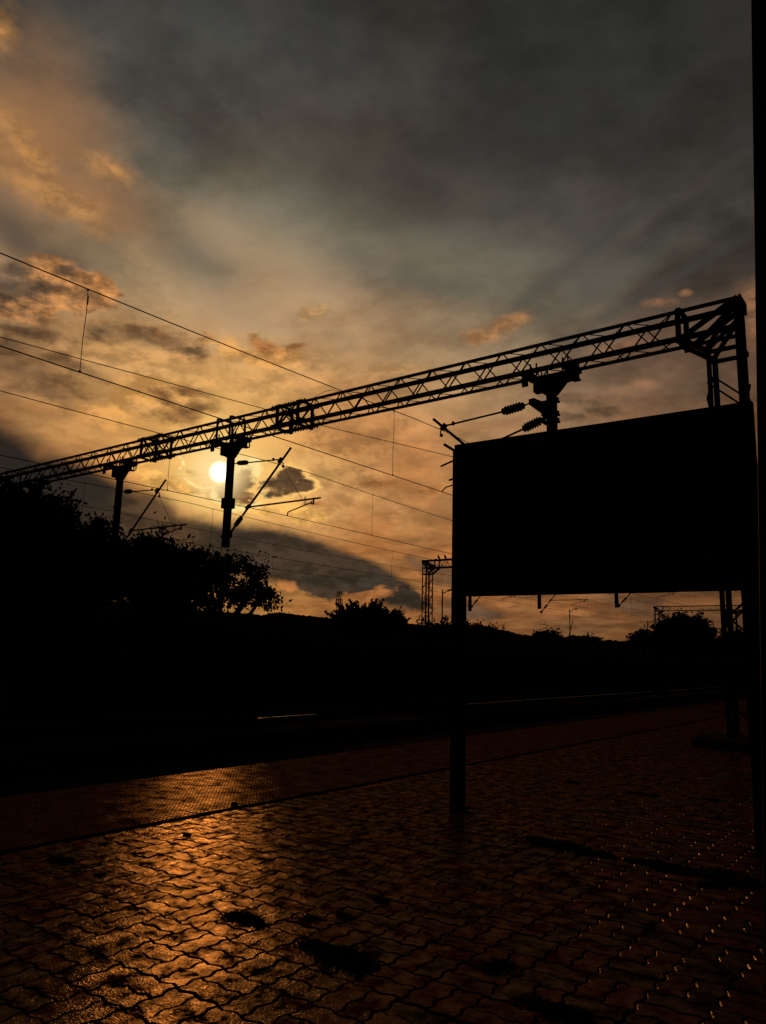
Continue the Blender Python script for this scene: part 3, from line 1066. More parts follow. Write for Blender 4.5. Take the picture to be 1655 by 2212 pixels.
def cantilever(xd, yc, dz_=0.0, k=1.0, label='', solid=False, drop_low=0.0):
    """bracket arm to the right of a drop arm; shapes measured off the second drop arm (x -18.30)"""
    T = lambda x, z, y=0.0: (xd + (x + 18.30) * k, yc + y, z + dz_)
    root = thing('cantilever_arm', label, 'cantilever arm', T(-18.1, 5.12), 'cantilever arms holding the overhead wires')
    st_ = MB()
    st_.tube([T(-18.15, 7.36), T(-17.97, 7.36)], 0.02)
    st_.tube([T(-17.50, 7.315), T(-16.05, 7.225)], 0.021)
    st_.bar(T(-16.38, 7.22), T(-16.38, 7.31), 0.05)
    part(st_, 'stay_tube', M_STEEL, root)
    i1_ = MB()
    if solid:
        i1_.tube([T(-17.97, 7.36), T(-17.90, 7.357), T(-17.84, 7.353), T(-17.64, 7.34), T(-17.56, 7.33), T(-17.50, 7.32)], [0.025, 0.06, 0.085, 0.085, 0.06, 0.025], 12)
    else:
        insulator(i1_, T(-17.97, 7.36), T(-17.50, 7.32), 0.08)
    part(i1_, 'insulator', M_PORC, root)
    tb = MB()
    tb.tube([T(-17.60, 5.64), T(-15.66, 7.53)], 0.034)
    tb.bar(T(-16.14, 7.12), T(-16.02, 7.26), 0.09, 0.09)
    tb.bar(T(-17.45, 5.84), T(-17.30, 5.94), 0.09, 0.09)
    part(tb, 'bracket_tube', M_STEEL, root)
    i2_ = MB()
    insulator(i2_, T(-17.62, 5.61), T(-17.92, 5.33), 0.085)
    part(i2_, 'insulator', M_PORC, root)
    sw = MB()
    sw.tube([T(-17.90, 5.34), T(-18.12, 5.12)], 0.035)
    sw.box(T(-18.20, 5.0, -0.06), T(-18.08, 5.2, 0.06))
    part(sw, 'swivel_bracket', M_STEEL, root)
    rg = MB()
    rg.tube([T(-17.36, 5.885), T(-14.40, 5.868)], 0.027)
    rg.tube([T(-14.98, 5.87, -.05), T(-14.98, 5.94, -.05), T(-14.92, 5.94, -.05), T(-14.91, 5.70, -.05), T(-14.97, 5.70, -.05), T(-14.98, 5.87, -.05)], 0.010, 6)
    rg.bar(T(-14.66, 5.90), T(-14.66, 5.70), 0.035)
    rg.bar(T(-14.66, 5.71), T(-14.74, 5.73), 0.035)
    rg.bar(T(-14.74, 5.72), T(-14.74, 5.80), 0.03)
    part(rg, 'registration_tube', M_STEEL, root)
    sa = MB()
    sa.tube([T(-14.74, 5.765), T(-15.60, 5.585), T(-15.66, 5.56), T(-15.68, 5.47)], 0.019)
    part(sa, 'steady_arm', M_STEEL, root)
    dw = MB()
    dw.tube([T(-16.05, 7.15), T(-15.95, 7.08), T(-15.95, 6.98)], 0.018)
    dw.ball(T(-15.95, 6.99), 0.045)
    dw.tube([T(-15.95, 6.98), T(-15.86, 6.85), T(-15.11, 5.90)], 0.0075, 6)
    part(dw, 'dropper_wire', M_WIRE, root)
    return root

YC = G1 + 0.35
cantilever(-18.30, YC, 0.0, 1.0, 'cantilever arm right of the sun-lit drop arm, holding the second track wires')
cantilever(-24.25, YC, -0.28, 1.02, 'cantilever arm on the drop arm nearer the left, partly in the treetops', solid=True)
cantilever(-30.1, YC, 0.02, 1.14, 'cantilever arm almost hidden by the leftmost treetop', solid=True)
YD = G2 + 0.35
cantilever(-29.05, YD, 0.08, 1.0, 'cantilever arm below the left end of the board, on the farther gantry', solid=True)
cantilever(-23.5, YD, -0.40, 0.9, 'cantilever arm under the middle of the board, on the drop arm with a box', solid=True)
cantilever(-18.05, YD, -0.06, 1.0, 'cantilever arm under the right half of the board, on the farther gantry', solid=True)

# the nearest drop arm carries two arms that reach the other way
r1 = thing('cantilever_arm', 'cantilever arm with two ribbed insulators reaching left above the board', 'cantilever arm', (-7.43, YC, 7.2), 'cantilever arms holding the overhead wires')
P3 = lambda x, z, y=0.0: (x, YC + y, z)
bk = MB()
bk.prism([(-7.83, 7.43), (-7.83, 7.56), (-7.70, 7.57), (-7.43, 7.42), (-7.43, 7.12), (-7.5, 7.14)], YC - 0.08, YC + 0.08)
for z in (7.42, 7.1, 6.93):
    bk.box((-7.50, YC - 0.12, z - 0.02), (-7.12, YC + 0.12, z + 0.02))
    bk.bar((-7.14, YC - 0.10, z), (-7.06, YC - 0.10, z + 0.01), 0.05)
part(bk, 'mounting_bracket', M_STEEL, r1)
st_ = MB()
st_.tube([P3(-7.80, 7.49), P3(-7.98, 7.458)], 0.022)
st_.tube([P3(-8.56, 7.40), P3(-10.21, 7.316)], 0.026)
st_.bar(P3(-9.98, 7.29), P3(-9.98, 7.39), 0.05)
part(st_, 'stay_tube', M_STEEL, r1)
im = MB(); insulator(im, P3(-7.98, 7.458), P3(-8.58, 7.40), 0.115, 8, 0.05); part(im, 'insulator', M_PORC, r1)
tb = MB()
tb.tube([P3(-10.58, 7.557), P3(-9.667, 6.752), P3(-7.9, 5.27)], 0.036)
tb.bar(P3(-10.32, 7.22), P3(-10.20, 7.36), 0.10, 0.10)
tb.tube([P3(-10.30, 7.25), P3(-10.36, 7.18), P3(-10.33, 7.07)], 0.018)
tb.ball(P3(-10.33, 7.08), 0.05)
part(tb, 'bracket_tube', M_STEEL, r1)
im = MB(); insulator(im, P3(-7.9, 5.27), P3(-7.6, 5.02), 0.085); part(im, 'insulator', M_PORC, r1)
rg = MB()
rg.tube([P3(-8.9, 6.1), P3(-10.08, 5.87)], 0.027)
rg.tube([P3(-9.6, 5.96), P3(-9.6, 5.80), P3(-10.18, 5.70), P3(-10.3, 5.60)], 0.017)
part(rg, 'registration_tube', M_STEEL, r1)
r2 = thing('cantilever_arm', 'lower cantilever arm with a thick ribbed insulator, dipping behind the board top', 'cantilever arm', (-7.43, YC + 0.15, 7.0), 'cantilever arms holding the overhead wires')
im = MB(); insulator(im, P3(-7.50, 7.01, -.05), P3(-8.0, 6.855, -.05), 0.115, 8, 0.05); part(im, 'insulator', M_PORC, r2)
st_ = MB()
st_.tube([P3(-7.4, 7.04, -.05), P3(-7.52, 7.0, -.05)], 0.05)
st_.tube([P3(-7.98, 6.86, -.05), P3(-8.52, 6.715, -.05), P3(-10.3, 6.25, -.05)], 0.026)
part(st_, 'stay_tube', M_STEEL, r2)
tb = MB()
tb.tube([P3(-10.21, 6.809, -.05), P3(-9.927, 6.617, -.05), P3(-7.7, 5.1, -.05)], 0.036)
part(tb, 'bracket_tube', M_STEEL, r2)
rg = MB()
rg.tube([P3(-9.65, 5.93, -.05), P3(-8.6, 5.75, -.05)], 0.027)
part(rg, 'registration_tube', M_STEEL, r2)

# ---------------------------------------------------------------- overhead wires
def span(a, b, sag, n=24):
    a, b = np.array(a, float), np.array(b, float)
    return [a + (b - a) * t - np.array((0, 0, 4 * sag * t * (1 - t))) for t in np.linspace(0, 1, n)]

def overhead(x, label, zc, zm_sup, zm_pts, droppers, xm_off=0.0, r=0.0095):
    root = thing('overhead_line', label, 'overhead line', (x, YC, 5.3), 'overhead lines above the tracks')
    ms = MB()
    ys_, zs_ = zip(*zm_pts)
    pts = []
    for y in np.linspace(ys_[0], ys_[-1], 130):
        pts.append((x + xm_off, y, float(np.interp(y, ys_, zs_))))
    ms.tube(pts, r, 6)
    part(ms, 'messenger_wire', M_WIRE, root)
    cw_ = MB()
    yz, zz = zip(*zc)if isinstance(zc, (list, tuple)) else ((-20, 210), (zc, zc))
    cw_.tube([(x, y, float(np.interp(y, yz, zz))) for y in np.linspace(-20, 210, 60)], r, 6)
    part(cw_, 'contact_wire', M_WIRE, root)
    for y in droppers:
        d = MB()
        zt_ = float(np.interp(y, ys_, zs_))
        zb_ = float(np.interp(y, yz, zz))
        w = 0.015
        d.tube([(x + xm_off, y, zt_), (x + xm_off + w, y, zt_ * 0.7 + zb_ * 0.3), (x + xm_off - 0.01, y, zt_ * 0.4 + zb_ * 0.6), (x, y, zb_)], 0.006, 5)
        d.ball((x + xm_off, y, zt_ - 0.01), 0.022, 6, 4)
        d.ball((x, y, zb_ + 0.01), 0.022, 6, 4)
        if y < 8:
            d.tube([(x + xm_off + 0.02, y, zt_ - 0.12), (x + xm_off + 0.02, y, zt_ - 0.26)], 0.012, 5)
        part(d, 'dropper', M_WIRE, root)
    return root

def mess(z_sup, z_mid, y0=-19, extra=()):
    """messenger heights over the spans: dips in the middle, rises at the gantries"""
    pts = []
    for a, b_, n in ((y0, 16.0, 14), (16.0, 49.1, 16), (49.1, 103.9, 20), (103.6, 210, 20)):
        for t in np.linspace(0, 1, n):
            s = (z_sup - z_mid) * 4 * t * (1 - t)
            pts.append((a + (b_ - a) * t, z_sup - s))
    pts = sorted(set(pts))
    return pts

overhead(TRACKS[0], 'overhead line of the track nearest the platform, highest wires at upper left', 0, 0, mess(7.2, 6.83), [], 0) if False else None
o1 = [(-20, 5.48), (16, 5.60), (47, 5.55), (210, 5.5)]
overhead(-10.3, 'overhead line over the track nearest the platform, topmost wire on the left', o1, 0, mess(7.24, 6.83), [5.95, 13.9, 22.5, 29, 36, 43, 54, 64, 75, 86, 97])
o2 = [(-20, 5.32), (8, 5.31), (16, 5.40), (25, 5.34), (49, 5.39), (210, 5.3)]
overhead(-15.4, 'second overhead line from the platform, passing the sun', o2, 0, mess(6.86, 6.56), [-2, 4.5, 11.5, 19.7, 26, 33, 40, 56, 68, 80, 92])
o3 = [(-20, 5.06), (16, 5.10), (34, 5.02), (49, 5.06), (210, 5.0)]
overhead(-20.9, 'third overhead line from the platform, running past the treetops', o3, 0, mess(6.48, 6.22), [1, 7, 12.6, 17.6, 28.3, 35, 42, 51.2, 60, 72, 84, 95])
o4 = [(-20, 5.40), (16, 5.40), (42, 5.49), (49, 5.54), (60, 5.44), (210, 5.40)]
overhead(-26.3, 'farthest overhead line, lowest wires against the dark cloud', o4, 0, mess(6.80, 6.58), [4, 19.5, 26.0, 33.5, 41, 53.4, 62, 71.5, 82, 94])
# slanting wire that crosses over the others
fd = thing('feeder_wire', 'single wire slanting from the left edge to the gantry and on behind the board', 'wire', (-14.42, 15.9, 8.0))
mbf = MB()
mbf.tube([(-20.5, -17.0, 8.0), (-15.993, 7.34, 8.0), (-14.746, 13.773, 8.0), (-14.439, 15.87, 8.0), (-13.054, 20.98, 8.0), (-6.0, 47.3, 8.0)], 0.010, 6)
part(mbf, 'wire', M_WIRE, fd)
jp = thing('jumper_cable', 'thin cable bowed above the gantry where the top wire passes behind it', 'cable', (-14.6, G1, 8.7))
a, b_, c = on_y(680, 862, G1 + .3), on_y(705, 845, G1 + .3), on_y(745, 850, G1 + .3)
mbf = MB()
mbf.tube([tuple(on_y(*q, G1 + .3)) for q in ((660, 872), (680, 858), (700, 846), (718, 842), (735, 846), (748, 852))], 0.007, 6)
part(mbf, 'cable', M_WIRE, jp)

# ---------------------------------------------------------------- name board
BY = 6.916
bd = thing('station_board', 'big blank dark board on two posts standing on the paved platform', 'signboard', (-2.8, BY, 0))
pn = MB()
def bp(x, y):
    q = on_y(x, y, BY)
    return (q[0], q[2])
TL, TR = bp(984, 962), bp(1625, 867)
BL, BR = (bp(980, 1285)[0], 2.125), (TR[0], 2.105)
pn.prism([BL, BR, TR, TL], BY - 0.02, BY + 0.05)
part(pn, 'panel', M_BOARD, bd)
fr = MB()
fi = 0.038
fTL, fTR, fBL, fBR = (TL[0] + fi, TL[1] - fi), (TR[0] - fi, TR[1] - fi), (BL[0] + fi, BL[1] + fi), (BR[0] - fi, BR[1] + fi)
for (p, q) in ((fTL, fTR), (fBL, fBR), (fTL, fBL), (fTR, fBR)):
    dx_ = 0.0
    fr.bar((p[0], BY + 0.010, p[1]), (q[0], BY + 0.010, q[1]), 0.075, 0.035)
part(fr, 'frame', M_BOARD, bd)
pl_ = MB()
pl_.bar((-4.296, BY + 0.112, -0.01), (-4.290, BY + 0.112, TL[1] - 0.05), 0.118, 0.115, (0, 1, 0))
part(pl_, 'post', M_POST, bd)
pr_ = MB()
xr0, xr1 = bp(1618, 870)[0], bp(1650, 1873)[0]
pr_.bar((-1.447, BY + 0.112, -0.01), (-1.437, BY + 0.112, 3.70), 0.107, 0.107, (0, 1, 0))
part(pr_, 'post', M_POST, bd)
sp2 = MB()
c0 = on_y(1608, 878, BY + 0.13); c1 = on_y(1621, 877, BY + 0.13); tip = on_y(1611, 832, BY + 0.13)
sp2.add([(c0[0], BY + .09, 3.66), (c1[0], BY + .09, 3.66), (c1[0], BY + .17, 3.66), (c0[0], BY + .17, 3.66), tuple(tip)],
        [(0, 1, 4), (1, 2, 4), (2, 3, 4), (3, 0, 4), (0, 3, 2, 1)])
part(sp2, 'spike', M_COLUMN, bd)
for xx in (-4.30, -1.43):
    ft2 = MB()
    ft2.box((xx - 0.11, BY + 0.0, -0.02), (xx + 0.11, BY + 0.22, 0.002))
    part(ft2, 'footing', M_JOINT, bd)

# ---------------------------------------------------------------- roof column at the right edge
pA, pB = on_z(1653, 2212, 0), None
dtop = ray(1622, 0)
nrm = np.cross(ray(1653, 2212), dtop); nrm = _nz(nrm)
upv = _nz(np.array((0, 0, 1.0)) - nrm * nrm[2])
base = on_z(1656, 2400, 0)
clm = thing('roof_column', 'dark red painted column standing up the right edge of the picture', 'column', (float(base[0]), float(base[1]), 0))
cb = MB()
side = _nz(np.cross(upv, _nz(np.array((base[0], base[1], 0)))))   # away to the right
side = -side if side[0] < 0 else side
fwd_ = _nz(np.cross(upv, side))
p0 = base + side * 0.11 + np.array((0, 0, -0.02))
p1 = p0 + upv * 7.0
cb.bar(p0, p1, 0.22, 0.02, tuple(fwd_))
cb2 = MB()
part(cb, 'face_plate', M_COLUMN, clm)
cb2.bar(p0 + side * -0.092 + fwd_ * 0.095, p1 + side * -0.092 + fwd_ * 0.095, 0.016, 0.17, tuple(fwd_))
cb2.bar(p0 + side * 0.092 + fwd_ * 0.095, p1 + side * 0.092 + fwd_ * 0.095, 0.016, 0.17, tuple(fwd_))
part(cb2, 'flanges', M_POST, clm)

# ---------------------------------------------------------------- grass in the joints, stone
def grass(points, label, seed):
    """points: list of (px, py, rx_m, ry_m, blades)"""
    r = np.random.default_rng(seed)
    cxg, cyg = on_z(points[0][0], points[0][1], 0)[:2]
    vs, fs = [], []
    for (px, py, rx, ry, nb) in points:
        c = on_z(px, py, 0)
        a = r.uniform(0, 2 * math.pi, nb)
        q = r.exponential(0.36, nb)
        cl = r.normal(0, 0.42, (max(4, nb // 30), 2))
        idx = r.integers(0, len(cl), nb)
        X = c[0] + rx * (q * np.cos(a) * 0.7 + cl[idx, 0])
        Y = c[1] + ry * (q * np.sin(a) * 0.7 + cl[idx, 1])
        h = r.uniform(0.006, 0.022, nb) * np.clip(1.3 - q, 0.5, 1.3)
        an = r.uniform(0, 2 * math.pi, nb)
        le = r.uniform(0.01, 0.05, nb)
        w = r.uniform(0.002, 0.005, nb)
        for i in range(nb):
            o = len(vs)
            ca, sa = math.cos(an[i]), math.sin(an[i])
            vs += [(X[i] - sa * w[i], Y[i] + ca * w[i], -0.008), (X[i] + sa * w[i], Y[i] - ca * w[i], -0.008),
                   (X[i] + ca * le[i] * .5 + sa * w[i] * .7, Y[i] + sa * le[i] * .5 - ca * w[i] * .7, h[i] * .7),
                   (X[i] + ca * le[i], Y[i] + sa * le[i], h[i])]
            fs += [(0 + o, 1 + o, 2 + o), (0 + o, 2 + o, 3 + o)]
    mb = MB().add(vs, fs)
    o = mb.build('grass_clump', M_GRASS)
    # origin at the clump
    me_ = o.data
    me_.transform(Matrix.Translation((-cxg, -cyg, 0)))
    o.location = (cxg, cyg, 0)
    o['label'] = label
    o['category'] = 'grass'
    o['group'] = 'grass clumps in the paving joints'

grass([(735, 2065, .16, .10, 1800), (690, 2045, .08, .05, 500), (770, 2085, .08, .07, 500)], 'largest dark grass clump in the lower middle of the paving', 1)
grass([(527, 1985, .09, .05, 700), (550, 1995, .06, .05, 400)], 'grass clump on the edge of the sunlit pavers', 2)
grass([(1195, 1824, .22, .12, 1800), (1250, 1835, .18, .08, 1000), (1160, 1814, .1, .06, 500), (1300, 1845, .1, .06, 400)], 'long grass clump right of the left board post', 3)
grass([(1420, 1868, .18, .10, 1600), (1470, 1880, .16, .09, 1200), (1385, 1862, .1, .06, 400)], 'dark grass clump between the two board posts, nearer the right', 4)
grass([(1560, 1890, .16, .14, 1600), (1600, 1905, .14, .14, 1400), (1540, 1912, .1, .08, 400)], 'grass clump at the foot of the right board post', 5)
grass([(820, 1945, .05, .03, 160), (680, 1985, .04, .02, 100), (740, 1980, .04, .02, 100)], 'sparse grass tuft in a joint above the largest clump', 6)
grass([(1390, 1716, .16, .05, 500), (1240, 1690, .10, .05, 260)], 'small far grass tuft on the open paving behind the left post', 7)
grass([(1060, 2092, .07, .04, 450), (1090, 2085, .05, .03, 250)], 'small grass clump near the bottom, right of the middle', 8)
grass([(1190, 2180, .10, .05, 900), (1240, 2190, .07, .05, 500)], 'grass clump at the very bottom of the picture', 9)
grass([(125, 1862, .08, .02, 300), (150, 1858, .05, .02, 150)], 'grass clump where the tile strip meets the pavers at left', 10)
grass([(216, 1892, .025, .02, 90)], 'tiny grass tuft standing on the left pavers', 11)
grass([(405, 1805, .03, .012, 90)], 'tiny grass tuft in a joint just above the sun glint', 14)
grass([(1540, 1728, .10, .05, 700)], 'faint grass tuft on the far paving before the gantry base', 12)
grass([(992, 1753, .07, .05, 900)], 'grass round the foot of the left board post', 13)
sc_ = on_z(507, 1742, 0)
s = MB()
rs_ = random.Random(5)
s.ball((0, 0, 0.018), (0.045, 0.03, 0.026), 9, 6)
s.v = [(x * rs_.uniform(.85, 1.15), y * rs_.uniform(.85, 1.15), z * rs_.uniform(.9, 1.1)) for x, y, z in s.v]
so_ = s.build('stone', M_JOINT)
so_.location = (sc_[0], sc_[1], 0)
so_['label'] = 'small dark stone lying on the chequered tile strip'
so_['category'] = 'stone'

# ---------------------------------------------------------------- hills
prof = [(-700, 1240), (-500, 1262), (-300, 1250), (-100, 1275), (100, 1290), (300, 1300), (450, 1318), (565, 1326), (600, 1322), (640, 1327), (700, 1332), (760, 1338), (830, 1343), (880, 1346), (920, 1351), (980, 1359),
        (1012, 1357), (1064, 1358), (1087, 1359), (1100, 1363), (1126, 1370), (1156, 1372), (1190, 1376), (1218, 1375.6), (1243, 1371), (1268, 1375), (1297, 1384), (1311, 1380.5), (1350, 1384),
        (1400, 1386), (1480, 1392), (1560, 1396), (1640, 1402), (1750, 1400), (1900, 1396), (2100, 1402), (2400, 1400)]
hl_ = MB()
rh = np.random.default_rng(9)
xs_p = np.arange(-700, 2400, 5.0)
px_, py_ = zip(*prof)
rows = [(520, 0.0), (640, 0.45), (760, 0.8), (880, 1.0), (1050, 0.7), (1300, 0.2)]
vs, fs = [], []
dirs = []
for q in xs_p:
    yq = np.interp(q, px_, py_)
    d = ray(q, yq)
    d = d / math.hypot(d[0], d[1])
    jit = rh.normal(0, 0.5)
    dirs.append((d, jit))
dv_ = rh.normal(0, 1, (len(rows), len(xs_p)))
for ri, (R_, hf) in enumerate(rows):
    for i, (d, jit) in enumerate(dirs):
        H = 880 * d[2] + EYE - GZ
        z = GZ - 0.5 + H * hf + (jit * 0.9 if hf == 1.0 else dv_[ri, i] * 0.8 * hf)
        if hf != 1.0:
            z = min(z, GZ + d[2] * R_ * 0.94)
        vs.append((d[0] * R_, d[1] * R_, z))
nn = len(xs_p)
fs = [(r * nn + i, r * nn + i + 1, (r + 1) * nn + i + 1, (r + 1) * nn + i) for r in range(len(rows) - 1) for i in range(nn - 1)]
hl_.add(vs, fs)
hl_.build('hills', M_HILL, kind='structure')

# ---------------------------------------------------------------- trees and bushes
def leaf_cloud(pos, size, r, up_bias=0.0):
    """leaf-sized quads at the given points"""
    n = len(pos)
    a = r.normal(0, 1, (n, 3)); a /= np.linalg.norm(a, axis=1)[:, None]
    b_ = r.normal(0, 1, (n, 3)); b_ -= a * np.sum(a * b_, axis=1)[:, None]; b_ /= np.linalg.norm(b_, axis=1)[:, None]
    s = size * r.uniform(0.45, 1.7, n)[:, None]
    v = np.stack([pos - a * s, pos + b_ * s * 0.45, pos + a * s, pos - b_ * s * 0.45], 1).reshape(-1, 3)
    f = np.arange(n * 4).reshape(-1, 4)
    return v, f

def tree(label, X, lobes, trunk_px, leaf=0.13, dens=1.0, seed=1, spiky=False, base_z=GZ, cat='tree', name='tree', group=None, lacy=0.0):
    """lobes: (px, py, rx_px, ry_px) outline ellipses at distance plane X; trunk_px: picture x of the trunk"""
    r = np.random.default_rng(seed)
    L = []
    for (px, py, rx, ry) in lobes:
        c = on_x(px, py, X)
        rx, ry = max(rx - 5, rx * .8), max(ry - 6, ry * .75)
        dist = np.linalg.norm(c - np.array([0, 0, EYE]))
        k = dist / F_PX
        # a crown is about as deep as it is wide
        L.append((c, rx * k, rx * k * 0.95, ry * k, dist))
    c0 = on_x(trunk_px, lobes[0][1], X)
    bx_, by_ = float(c0[0]), float(c0[1])
    root = thing(name, label, cat, (bx_, by_, base_z), group)
    P = []
    Pin = []
    for (c, rx, ry, rz, dist) in L:
        vol = rx * ry + ry * rz + rx * rz
        ncl = int(max(8, 15 * vol * dens / (leaf / 0.13) ** 1.2))
        u = r.normal(0, 1, (ncl, 3)); u /= np.linalg.norm(u, axis=1)[:, None]
        rad = 1 - np.abs(r.normal(0, 0.16, ncl))[:, None]
        rad[r.random(ncl) < 0.14] *= 1.17
        cc = c + u * np.array([rx, ry, rz]) * rad
        if spiky:
            for q in range(ncl):
                d = u[q] + np.array([0, 0, 0.5]); d /= np.linalg.norm(d)
                ln = r.uniform(0.35, 0.9) * 0.42 * max(rx, rz)
                t = r.uniform(0, 1, 46)[:, None]
                P.append(cc[q] - d * 0.25 * ln + d * ln * t + r.normal(0, 0.045, (46, 3)))
        else:
            sz = r.uniform(0.16, 0.40, ncl) * (leaf / 0.13) ** 0.6
            nl = 42
            for q in range(ncl):
                o = r.normal(0, 1, (nl, 3)) * sz[q] * np.array([1, 1, 0.75])
                if r.random() < 0.25:
                    o = o * 0.6 + u[q] * np.abs(r.normal(0, sz[q] * 1.6, nl))[:, None]
                P.append(cc[q] + o)
        nin = int(55 * rx * ry * rz * dens * (1 - lacy)) + 10
        v = r.normal(0, 1, (nin, 3)); v /= np.linalg.norm(v, axis=1)[:, None]
        Pin.append(c + v * np.array([rx, ry, rz]) * (r.uniform(0, 1, nin) ** (1 / 2.5))[:, None] * 0.86)
    v1, f1 = leaf_cloud(np.concatenate(P), leaf, r)
    v2, f2 = leaf_cloud(np.concatenate(Pin), 0.42 * (leaf / 0.13) ** 0.5, r)
    vv = np.concatenate([v1, v2]); ff_ = np.concatenate([f1, f2 + len(v1)])
    vv[:, 2] = np.maximum(vv[:, 2], base_z - 0.0)
    me_ = bpy.data.meshes.new('crown')
    me_.vertices.add(len(vv)); me_.vertices.foreach_set('co', vv.astype(np.float32).ravel())
    me_.loops.add(len(ff_) * 4); me_.loops.foreach_set('vertex_index', ff_.astype(np.int32).ravel())
    me_.polygons.add(len(ff_)); me_.polygons.foreach_set('loop_start', np.arange(0, len(ff_) * 4, 4, dtype=np.int32))
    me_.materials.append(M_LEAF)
    me_.update(calc_edges=True)
    me_.transform(Matrix.Translation((-bx_, -by_, -base_z)))
    oc = bpy.data.objects.new('crown', me_)
    col.objects.link(oc)
    oc.parent = root
    # trunk and limbs
    tk = MB()
    cz = min(L, key=lambda q: q[0][2])[0][2]
    hgt = max(cz - base_z, 0.8)
    tr_ = 0.16 + 0.03 * hgt if cat == 'tree' else 0.05
    top = np.array([bx_, by_, base_z + hgt * 0.55])
    tk.tube([(bx_, by_, base_z - 0.05), (bx_ + 0.05, by_, base_z + hgt * 0.3), tuple(top)], [tr_ * 1.25, tr_, tr_ * 0.85], 8)
    for (c, rx, ry, rz, dist) in L:
        mid = (top + c) / 2 + r.normal(0, 0.15, 3)
        tk.tube([tuple(top - np.array([0, 0, .1])), tuple(mid), tuple(c)], [tr_ * 0.6, tr_ * 0.4, tr_ * 0.2], 6)
        for q in range(5):
            u = r.normal(0, 1, 3); u /= np.linalg.norm(u); u[2] = abs(u[2]) * 0.6
            e = c + u * np.array([rx, ry, rz]) * 0.85
            tk.tube([tuple(c), tuple((c + e) / 2 + r.normal(0, .08, 3)), tuple(e)], [tr_ * 0.22, tr_ * 0.12, 0.015], 5)
    part(tk, 'trunk', M_BARK, root)
    return root

tree('tall dense tree at the left edge hiding the end of the near gantry', -31.0,
     [(58, 1125, 68, 58), (112, 1118, 46, 46), (10, 1150, 70, 62), (70, 1220, 110, 80), (142, 1165, 30, 36), (0, 1260, 120, 90), (150, 1260, 60, 70)], 40, 0.12, 1.0, 1)
tree('narrow tree with a pointed leafy tip right of the left-edge tree', -34.5,
     [(205, 1172, 34, 38), (212, 1135, 15, 24), (190, 1230, 60, 60), (230, 1250, 40, 60)], 205, 0.11, 1.0, 2)
tree('broad round tree under the left drop arm of the near gantry', -35.5,
     [(318, 1212, 78, 52), (262, 1205, 40, 44), (375, 1235, 56, 48), (300, 1265, 60, 40), (370, 1290, 70, 46)], 320, 0.12, 0.9, 3, lacy=0.5)
tree('tree with a loose lacy right side below the sun', -35.0,
     [(450, 1236, 50, 40), (425, 1200, 20, 13), (500, 1222, 42, 28), (553, 1248, 30, 30), (470, 1280, 60, 42), (540, 1290, 44, 30), (572, 1283, 24, 20)], 480, 0.115, 0.62, 4, lacy=0.95)
tree('bush with spiky upright shoots in the middle of the skyline', -36.0,
     [(795, 1345, 78, 42), (740, 1350, 34, 22), (850, 1348, 34, 26)], 795, 0.10, 1.1, 5, spiky=True, cat='bush', name='bush')
tree('low bush at the foot of the distant gantry leg', -34.5, [(945, 1362, 32, 14), (970, 1366, 16, 12), (915, 1366, 20, 10)], 945, 0.12, 1.2, 6, cat='bush', name='bush')
tree('low rounded bush below the left part of the board', -36.0, [(1040, 1362, 26, 13), (1012, 1364, 12, 10), (1058, 1366, 18, 10)], 1040, 0.13, 1.1, 7, cat='bush', name='bush')
tree('small bush left of the leaning lamp post', -40.0, [(1185, 1378, 28, 14), (1165, 1378, 14, 12), (1208, 1384, 12, 8)], 1185, 0.14, 1.1, 8, cat='bush', name='bush')
tree('tiny tree tops on the hill line right of the lamp post', -48.0, [(1272, 1382, 9, 7), (1286, 1384, 7, 7)], 1280, 0.16, 1.0, 9, cat='bush', name='bush')
tree('large domed tree under the right end of the board', -38.0,
     [(1480, 1364, 52, 34), (1448, 1368, 32, 30), (1512, 1370, 28, 28), (1475, 1395, 74, 26)], 1455, 0.22, 1.0, 10, lacy=0.55)
tree('smaller tree leaning on the left side of the domed tree', -37.0, [(1388, 1376, 18, 18), (1372, 1384, 12, 12), (1400, 1392, 30, 16)], 1385, 0.2, 1.0, 11)
tree('tree seen between the gantry legs at far right', -37.0, [(1573, 1390, 26, 24), (1596, 1388, 22, 26), (1555, 1400, 22, 16)], 1575, 0.24, 1.0, 12)

# hedge and scrub behind the tracks
r = np.random.default_rng(21)
yy = np.linspace(-40, 250, 1500)
P = []
for y in yy:
    hgt = 2.9 + 0.35 * math.sin(y * 0.21) + 0.25 * math.sin(y * 0.53 + 1) + r.normal(0, 0.12)
    if y > 44:
        hgt = 3.0 + 0.2 * math.sin(y * 0.3)
    if y < 36:
        hgt += 1.2 * min(1, (36 - y) / 8)
    q = r.normal(0, 1, (95, 3)) * np.array([0.8, 0.45, 0.3]) + np.array([-33.8, y, 0])
    q[:, 2] = GZ + r.uniform(0, 1, 95) ** 0.75 * hgt
    P.append(q)
v1, f1 = leaf_cloud(np.concatenate(P), 0.24, r)
v1[:, 2] = np.maximum(v1[:, 2], GZ - 0.02)
me_ = bpy.data.meshes.new('hedge')
me_.vertices.add(len(v1)); me_.vertices.foreach_set('co', v1.astype(np.float32).ravel())
me_.loops.add(len(f1) * 4); me_.loops.foreach_set('vertex_index', f1.astype(np.int32).ravel())
me_.polygons.add(len(f1)); me_.polygons.foreach_set('loop_start', np.arange(0, len(f1) * 4, 4, dtype=np.int32))
me_.materials.append(M_LEAF)
me_.update(calc_edges=True)
hg = bpy.data.objects.new('hedge', me_)
col.objects.link(hg)
hg['label'] = 'dark continuous scrub and hedge behind the tracks'
hg['category'] = 'hedge'
hg['kind'] = 'stuff'
cwl = MB()
cwl.box((-36.2, -40, GZ), (-36.0, 250, 1.4))
bw = cwl.build('boundary_wall', M_SLEEPER)
